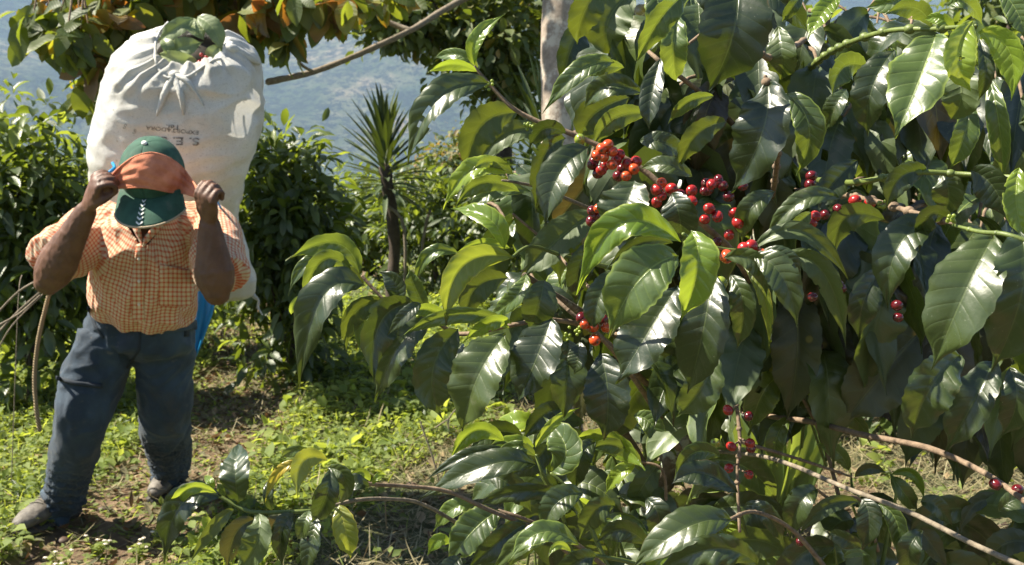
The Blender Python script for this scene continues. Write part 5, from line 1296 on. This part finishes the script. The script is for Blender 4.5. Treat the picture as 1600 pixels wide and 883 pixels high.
# sword leaved plant
sb_ = gpt(1205, 850); n = 34
root = empty('sword_leaved_plant', sb_, 'clump of long pale green sword shaped leaves behind the single red cherries', 'plant')
az = rng.uniform(0, 6.28, n); dirs = np.stack([np.cos(az)*.42, np.sin(az)*.42, np.ones(n)], -1)
batch_mesh('leaves', [leaf_batch(np.tile(np.array(sb_), (n, 1))+dirs*[.04, .04, 0], dirs, -np.array(FW)[None]+.5*unit(n)+0*dirs, rng.uniform(.40, .68, n), .055, rng.uniform(-.2, .7, n)*-1*-1, .35, rng.random(n), nu=10, nv=4)], M['sword'], root)
# ------------------------------------------------------------------ ground cover
def scatter(n, x0, x1, y0, y1, dens):
    out = []
    while len(out) < n:
        m = n*2
        X = rng.uniform(x0, x1, m); Y = np.sqrt(rng.uniform(y0*y0, y1*y1, m)) if y0 > 0 else rng.uniform(y0, y1, m)
        for x, y in zip(X, Y):
            if abs(x) > .62*y+.4: continue
            if rng.random() < dens(x, y): out.append((x, y, gz(x, y)))
            if len(out) >= n: break
    return np.array(out)
def near_right(x, y): return sstep(-.80, -.48, x-.32*max(0, y-4.3)+.25*noise.noise(Vector((x*2, y*2, 4))))*sstep(7.5, 5.5, y)
def dweed(x, y):
    pm = pathmask(x, y); c = .5+.5*noise.noise(Vector((x*2.3, y*2.3, 8)))
    return max(0.015, (1-pm)**1.6*(1-.93*near_right(x, y))*sstep(.2, .5, c+.22))*(sstep(1.2, 2.2, y)+.2)
def weeds(name, label, cat, n, per, L, W, mat, x0, x1, y0, y1, dens, h, tintfn=None, nu=2, droop=(.1, .8), up=.55, round_=True, spread=.05):
    S = scatter(n, x0, x1, y0, y1, dens); idx = np.repeat(np.arange(n), per); m = len(idx)
    hh = h*rng.uniform(.25, 1, n)[idx]*rng.random(m)
    off = unit(m); pos = S[idx]+np.stack([off[:, 0]*spread*.6, off[:, 1]*spread*.6, hh+.004], -1)
    dirs = unit(m); dirs[:, 2] = np.abs(dirs[:, 2])*up+rng.uniform(-.2, .3, m)
    cl = rng.random(n)[idx]; Ls = L*rng.uniform(.5, 1.2, m)
    tint = np.clip(.6*cl+.4*rng.random(m), 0, 1)
    o = batch_mesh(name, [leaf_batch(pos, dirs, np.tile([0, 0, 1.], (m, 1))+.5*unit(m), Ls, W*Ls/L, rng.uniform(*droop, m), .25, tint, nu=nu, nv=2, round_=round_, wave=.02)], M[mat])
    return tag(o, label, cat, kind='stuff')
weeds('weeds', 'bright sunlit green weeds carpeting the ground beside the path', 'weeds', 21000, 7, .040, .025, 'weed', -4.5, 4.5, 2.2, 9.5, dweed, .085)
weeds('weeds', 'low weeds covering the far ground in front of the background bushes', 'weeds', 9000, 6, .055, .032, 'weed', -9, 9, 7.5, 17, lambda x, y: .8*(1-.7*pathmask(x, y)), .10)
weeds('broad_weeds', 'larger broad leaved weeds standing among the small ones', 'weeds', 1500, 7, .075, .045, 'weed', -4.5, 4.5, 2.6, 9.5, dweed, .12, nu=3)
weeds('dark_weeds', 'darker green creeping weeds near the shaded edges', 'weeds', 2500, 7, .045, .02, 'bg_coffee', -4.5, 4.5, 2.6, 9.5, lambda x, y: dweed(x, y)*sstep(.45, .7, .5+.5*noise.noise(Vector((x*1.7, y*1.7, 21)))), .09, round_=False)
# thin stalks and grass blades
S = scatter(13000, -4, 4.5, 2.2, 8, dweed); m = len(S)
dirs = unit(m)*.55; dirs[:, 2] = 1
o = batch_mesh('grass', [leaf_batch(S, dirs, unit(m), rng.uniform(.03, .12, m), .004, rng.uniform(.2, 1.4, m), .2, rng.random(m), nu=4, nv=2)], M['weed']); tag(o, 'thin green grass blades between the weeds', 'grass', kind='stuff')
# dry straw and twigs under the shrub
S = scatter(30000, -4, 5, 2.0, 8.5, lambda x, y: .07+.35*pathmask(x, y)*.6+.93*near_right(x, y)*sstep(.15, .45, .5+.5*noise.noise(Vector((x*2.7, y*2.7, 1)))+.15)); m = len(S)
dirs = unit(m); dirs[:, 2] = rng.uniform(-.02, .38, m)*rng.random(m)
o = batch_mesh('dry_straw', [leaf_batch(S+[0, 0, .012]+np.array([0, 0, .05])*rng.random((m, 1))**3, dirs, np.tile([0, 0, 1.], (m, 1)), rng.uniform(.04, .20, m), rng.uniform(.0015, .006, m), rng.uniform(-.8, .8, m), .2, rng.random(m), nu=5, nv=2)], M['straw']); tag(o, 'dry brown straw and prunings on the soil under the shrub', 'dry grass', kind='stuff')
S = scatter(9000, -4.5, 5, 2.0, 10, lambda x, y: .14+.8*pathmask(x, y)+.5*near_right(x, y)); m = len(S)
dirs = unit(m); dirs[:, 2] *= .15
o = batch_mesh('leaf_litter', [leaf_batch(S+[0, 0, .015], dirs, np.tile([0, 0, 1.], (m, 1))+.3*unit(m), rng.uniform(.02, .085, m), rng.uniform(.015, .04, m), rng.uniform(-1.2, 1.2, m), .4, rng.random(m)**1.3, nu=4, nv=2, broad=True)], M['litter']); tag(o, 'fallen brown leaves scattered over path and soil', 'leaf litter', kind='stuff')
# trampled green cuttings on the path
S = scatter(5500, -3.5, 1, 2.6, 9, lambda x, y: .05+.8*pathmask(x, y)); m = len(S)
dirs = unit(m); dirs[:, 2] *= .2
o = batch_mesh('green_cuttings', [leaf_batch(S+[0, 0, .012], dirs, np.tile([0, 0, 1.], (m, 1))+.3*unit(m), rng.uniform(.015, .05, m), rng.uniform(.01, .022, m), rng.uniform(-.8, .8, m), .3, rng.random(m)*.8, nu=3, nv=2)], M['weed']); tag(o, 'trampled bits of green leaf lying on the path', 'leaf litter', kind='stuff')
# clods and stones on soil
g = Geo(); random.seed(9)
for x, y, z in scatter(420, -3, 4, 2.4, 8, lambda x, y: .1+.6*near_right(x, y)+.5*pathmask(x, y)):
    r_ = random.uniform(.006, .028); ellipsoid(g, (x, y, z+r_*.2), (r_*random.uniform(.8, 1.4), r_, r_*.6), nu=7, nv=5)
me = g.mesh('clods'); displace(me, lambda p: .004*noise.noise(p*90))
o = link('clods', me, M['clod'] if 'clod' in M else M['litter']); tag(o, 'crumbs of reddish soil on the bare ground', 'soil clods', kind='stuff')
# taller flowering weeds at the very bottom
def flower_weed(px, py, h, label, seed):
    random.seed(seed); b = gpt(px, py); r = empty('flowering_weed', b, label, 'weed', 'small flowering weeds at the lower edge')
    g = Geo(); heads = []
    for i in range(5):
        t = b+Vector((random.uniform(-.05, .05), random.uniform(-.05, .05), h*random.uniform(.6, 1))); heads.append(t); tube(g, [b, b.lerp(t, .5)+Vector((random.uniform(-.01, .01), 0, 0)), t], .0014, 5, k=3)
    link('stem', g.mesh('stem'), M['twig_green'], r)
    m = 26; pos = np.array([b.lerp(heads[i % 5], random.uniform(.1, .9)) for i in range(m)])
    d = unit(m); d[:, 2] = .2
    batch_mesh('leaves', [leaf_batch(pos, d, np.tile([0, 0, 1.], (m, 1))+.3*unit(m), rng.uniform(.025, .05, m), .02, .5, .3, .3+.6*rng.random(m), nu=5)], M['weed'], r)
    for t in heads:
        g = Geo(); ellipsoid(g, t, (.005, .005, .004), nu=8, nv=6)
        for q in range(5): a = q*1.2566; ellipsoid(g, t+Vector((math.cos(a)*.006, math.sin(a)*.006, .001)), (.0028, .0028, .0012), nu=6, nv=4)
        link('flower', g.mesh('flower'), M['button'], r)
    
for i, (x, y, h, lb) in enumerate([(150, 875, .10, 'small weed with pale buds just right of the front shoe'), (215, 885, .11, 'small pale flowered weed under the low coffee branch tip'), (100, 900, .09, 'small weed with pale buds at the bottom left corner'), (262, 868, .12, 'upright weed stalk between the shoes and the low coffee branch')]): flower_weed(x, y, h, lb, 40+i)
# dry stalks left of the man
for i, (pts, r_, lb) in enumerate([
  ([(-10, 495, 4.6), (30, 455, 4.6), (72, 432, 4.5)], .007, 'uppermost dry stalk poking out behind the bent elbow'),
  ([(-12, 530, 4.5), (25, 490, 4.5), (70, 450, 4.5)], .007, 'middle dry stalk leaning behind the bent elbow'),
  ([(-10, 560, 4.4), (18, 510, 4.4), (72, 455, 4.45)], .005, 'thin dry stalk below the bent elbow'),
  ([(-15, 515, 4.3), (30, 490, 4.3), (62, 462, 4.3)], .006, 'lowest dry stalk crossing the others left of the rope'),
  ([(5, 575, 4.6), (28, 480, 4.7), (34, 430, 4.8)], .003, 'upright thin dry stem at the left edge')]):
    r_ *= .62; g = Geo(); q = [P(*p) for p in pts]; q = [gbase(q[0]) if i == 4 else q[0]]+q[1:]
    if i < 4: q = [q[0]+(q[0]-q[1])*1.2]+q
    tube(g, q, [r_]*len(q), 8, k=5, bump=.2); o = link('dry_stalk', g.mesh('dry_stalk'), M['twig_pale']); tag(o, lb, 'dry stalk', 'dry stalks left of the man')
# bare upright twigs by the yucca
for i, (pts, lb) in enumerate([([(628, 400, 8.4), (632, 360, 8.4), (606, 322, 8.4)], 'bare pale twig just right of the yucca stem'), ([(645, 398, 8.6), (662, 370, 8.6), (672, 330, 8.6)], 'bare brown twig further right of the yucca stem')]):
    g = Geo(); q = [P(*p) for p in pts]; q[0] = gbase(q[0]); tube(g, q, .012, 7, k=4, bump=.2); o = link('bare_twig', g.mesh('bare_twig'), M['twig_pale']); tag(o, lb, 'twig')
# weed stalks in the foreground litter
for i, (pts, lb) in enumerate([([(688, 760, 3.4), (676, 715, 3.4), (657, 660, 3.4)], 'bent dry stem left of the hanging broad leaf'), ([(708, 700, 3.3), (700, 660, 3.3), (712, 640, 3.3)], 'short dry stem right of the bent one'), ([(742, 745, 3.2), (738, 715, 3.2), (716, 690, 3.2)], 'dry stem folded over in the straw'),
    ([(560, 700, 3.6), (640, 690, 3.6), (700, 655, 3.6)], 'long dry twig lying in the grass edge')]):
    g = Geo(); b_ = gpt(pts[0][0], pts[0][1]); d_ = depth(b_); q = [b_]+[P(p[0], p[1], d_) for p in pts[1:]]; tube(g, q, .0035, 7, k=4, bump=.2); o = link('dead_weed', g.mesh('dead_weed'), M['twig_pale']); tag(o, lb, 'dead weed', 'dead weeds in the straw')
# rope
s = NT('braided_rope'); wv = s.n('ShaderNodeTexWave'); wv.wave_type = 'BANDS'; wv.bands_direction = 'DIAGONAL'; wv.inputs['Scale'].default_value = 55; s.l(s.pos(), wv.inputs[0])
s.base(s.ramp(wv.outputs['Fac'], [(.2, (.14, .09, .045)), (.7, (.42, .32, .18))])); s.set(Roughness=.85); s.bump(wv.outputs['Fac'], .8, .004); M['rope'] = s.m
g = Geo(); tube(g, [P(86, 400, 4.0), P(82, 425, 4.05), P(79, 445, 4.1), P(74, 470, 4.1), P(60, 530, 4.1), P(54, 590, 4.1), P(57, 640, 4.1), P(62, 672, 4.12)], .0078, 10, k=8, bump=.15)
o = link('rope', g.mesh('rope'), M['rope']); tag(o, 'tan braided rope hanging down beside the man\'s bent elbow', 'rope')
# blue plastic strap
s = NT('blue_plastic'); s.base((.02, .30, .62)); s.set(Roughness=.35); s.bump(s.noise(s.pos(), 60, 4), .3, .003); s.translucent((.05, .5, .9), .2); M['blue'] = s.m
left = [(308, 455, 4.32), (306, 490, 4.30), (303, 530, 4.29), (304, 555, 4.28)]; right = [(338, 455, 4.32), (334, 485, 4.30), (320, 525, 4.29), (307, 557, 4.28)]
L_ = catmull([P(*p) for p in left], 6); R_ = catmull([P(*p) for p in right], 6); V = []
for a, b in zip(L_, R_):
    for j in range(7): f = j/6; V.append(tuple(a.lerp(b, f)-FW*.008*math.sin(f*9)))
st = empty('blue_strap', P(320, 470, 4.3), 'blue plastic strap hanging behind the man\'s hip under the sack', 'strap')
o = link('strip', mesh_from('strip', V, grid_faces(len(L_)-1, 6)), M['blue'], st); md = o.modifiers.new('t', 'SOLIDIFY'); md.thickness = .002
g = Geo(); tube(g, [P(338, 455, 4.3), P(352, 400, 3.92), P(346, 330, 3.86), P(330, 308, 3.62), P(316, 300, 3.53)], .004, 8, k=5); link('cord', g.mesh('cord'), M['blue'], st)
g = Geo(); tube(g, [P(172, 268, 3.50), P(179, 262, 3.52), P(176, 255, 3.6)], .005, 8, k=3); link('cord_end', g.mesh('cord_end'), M['blue'], st)
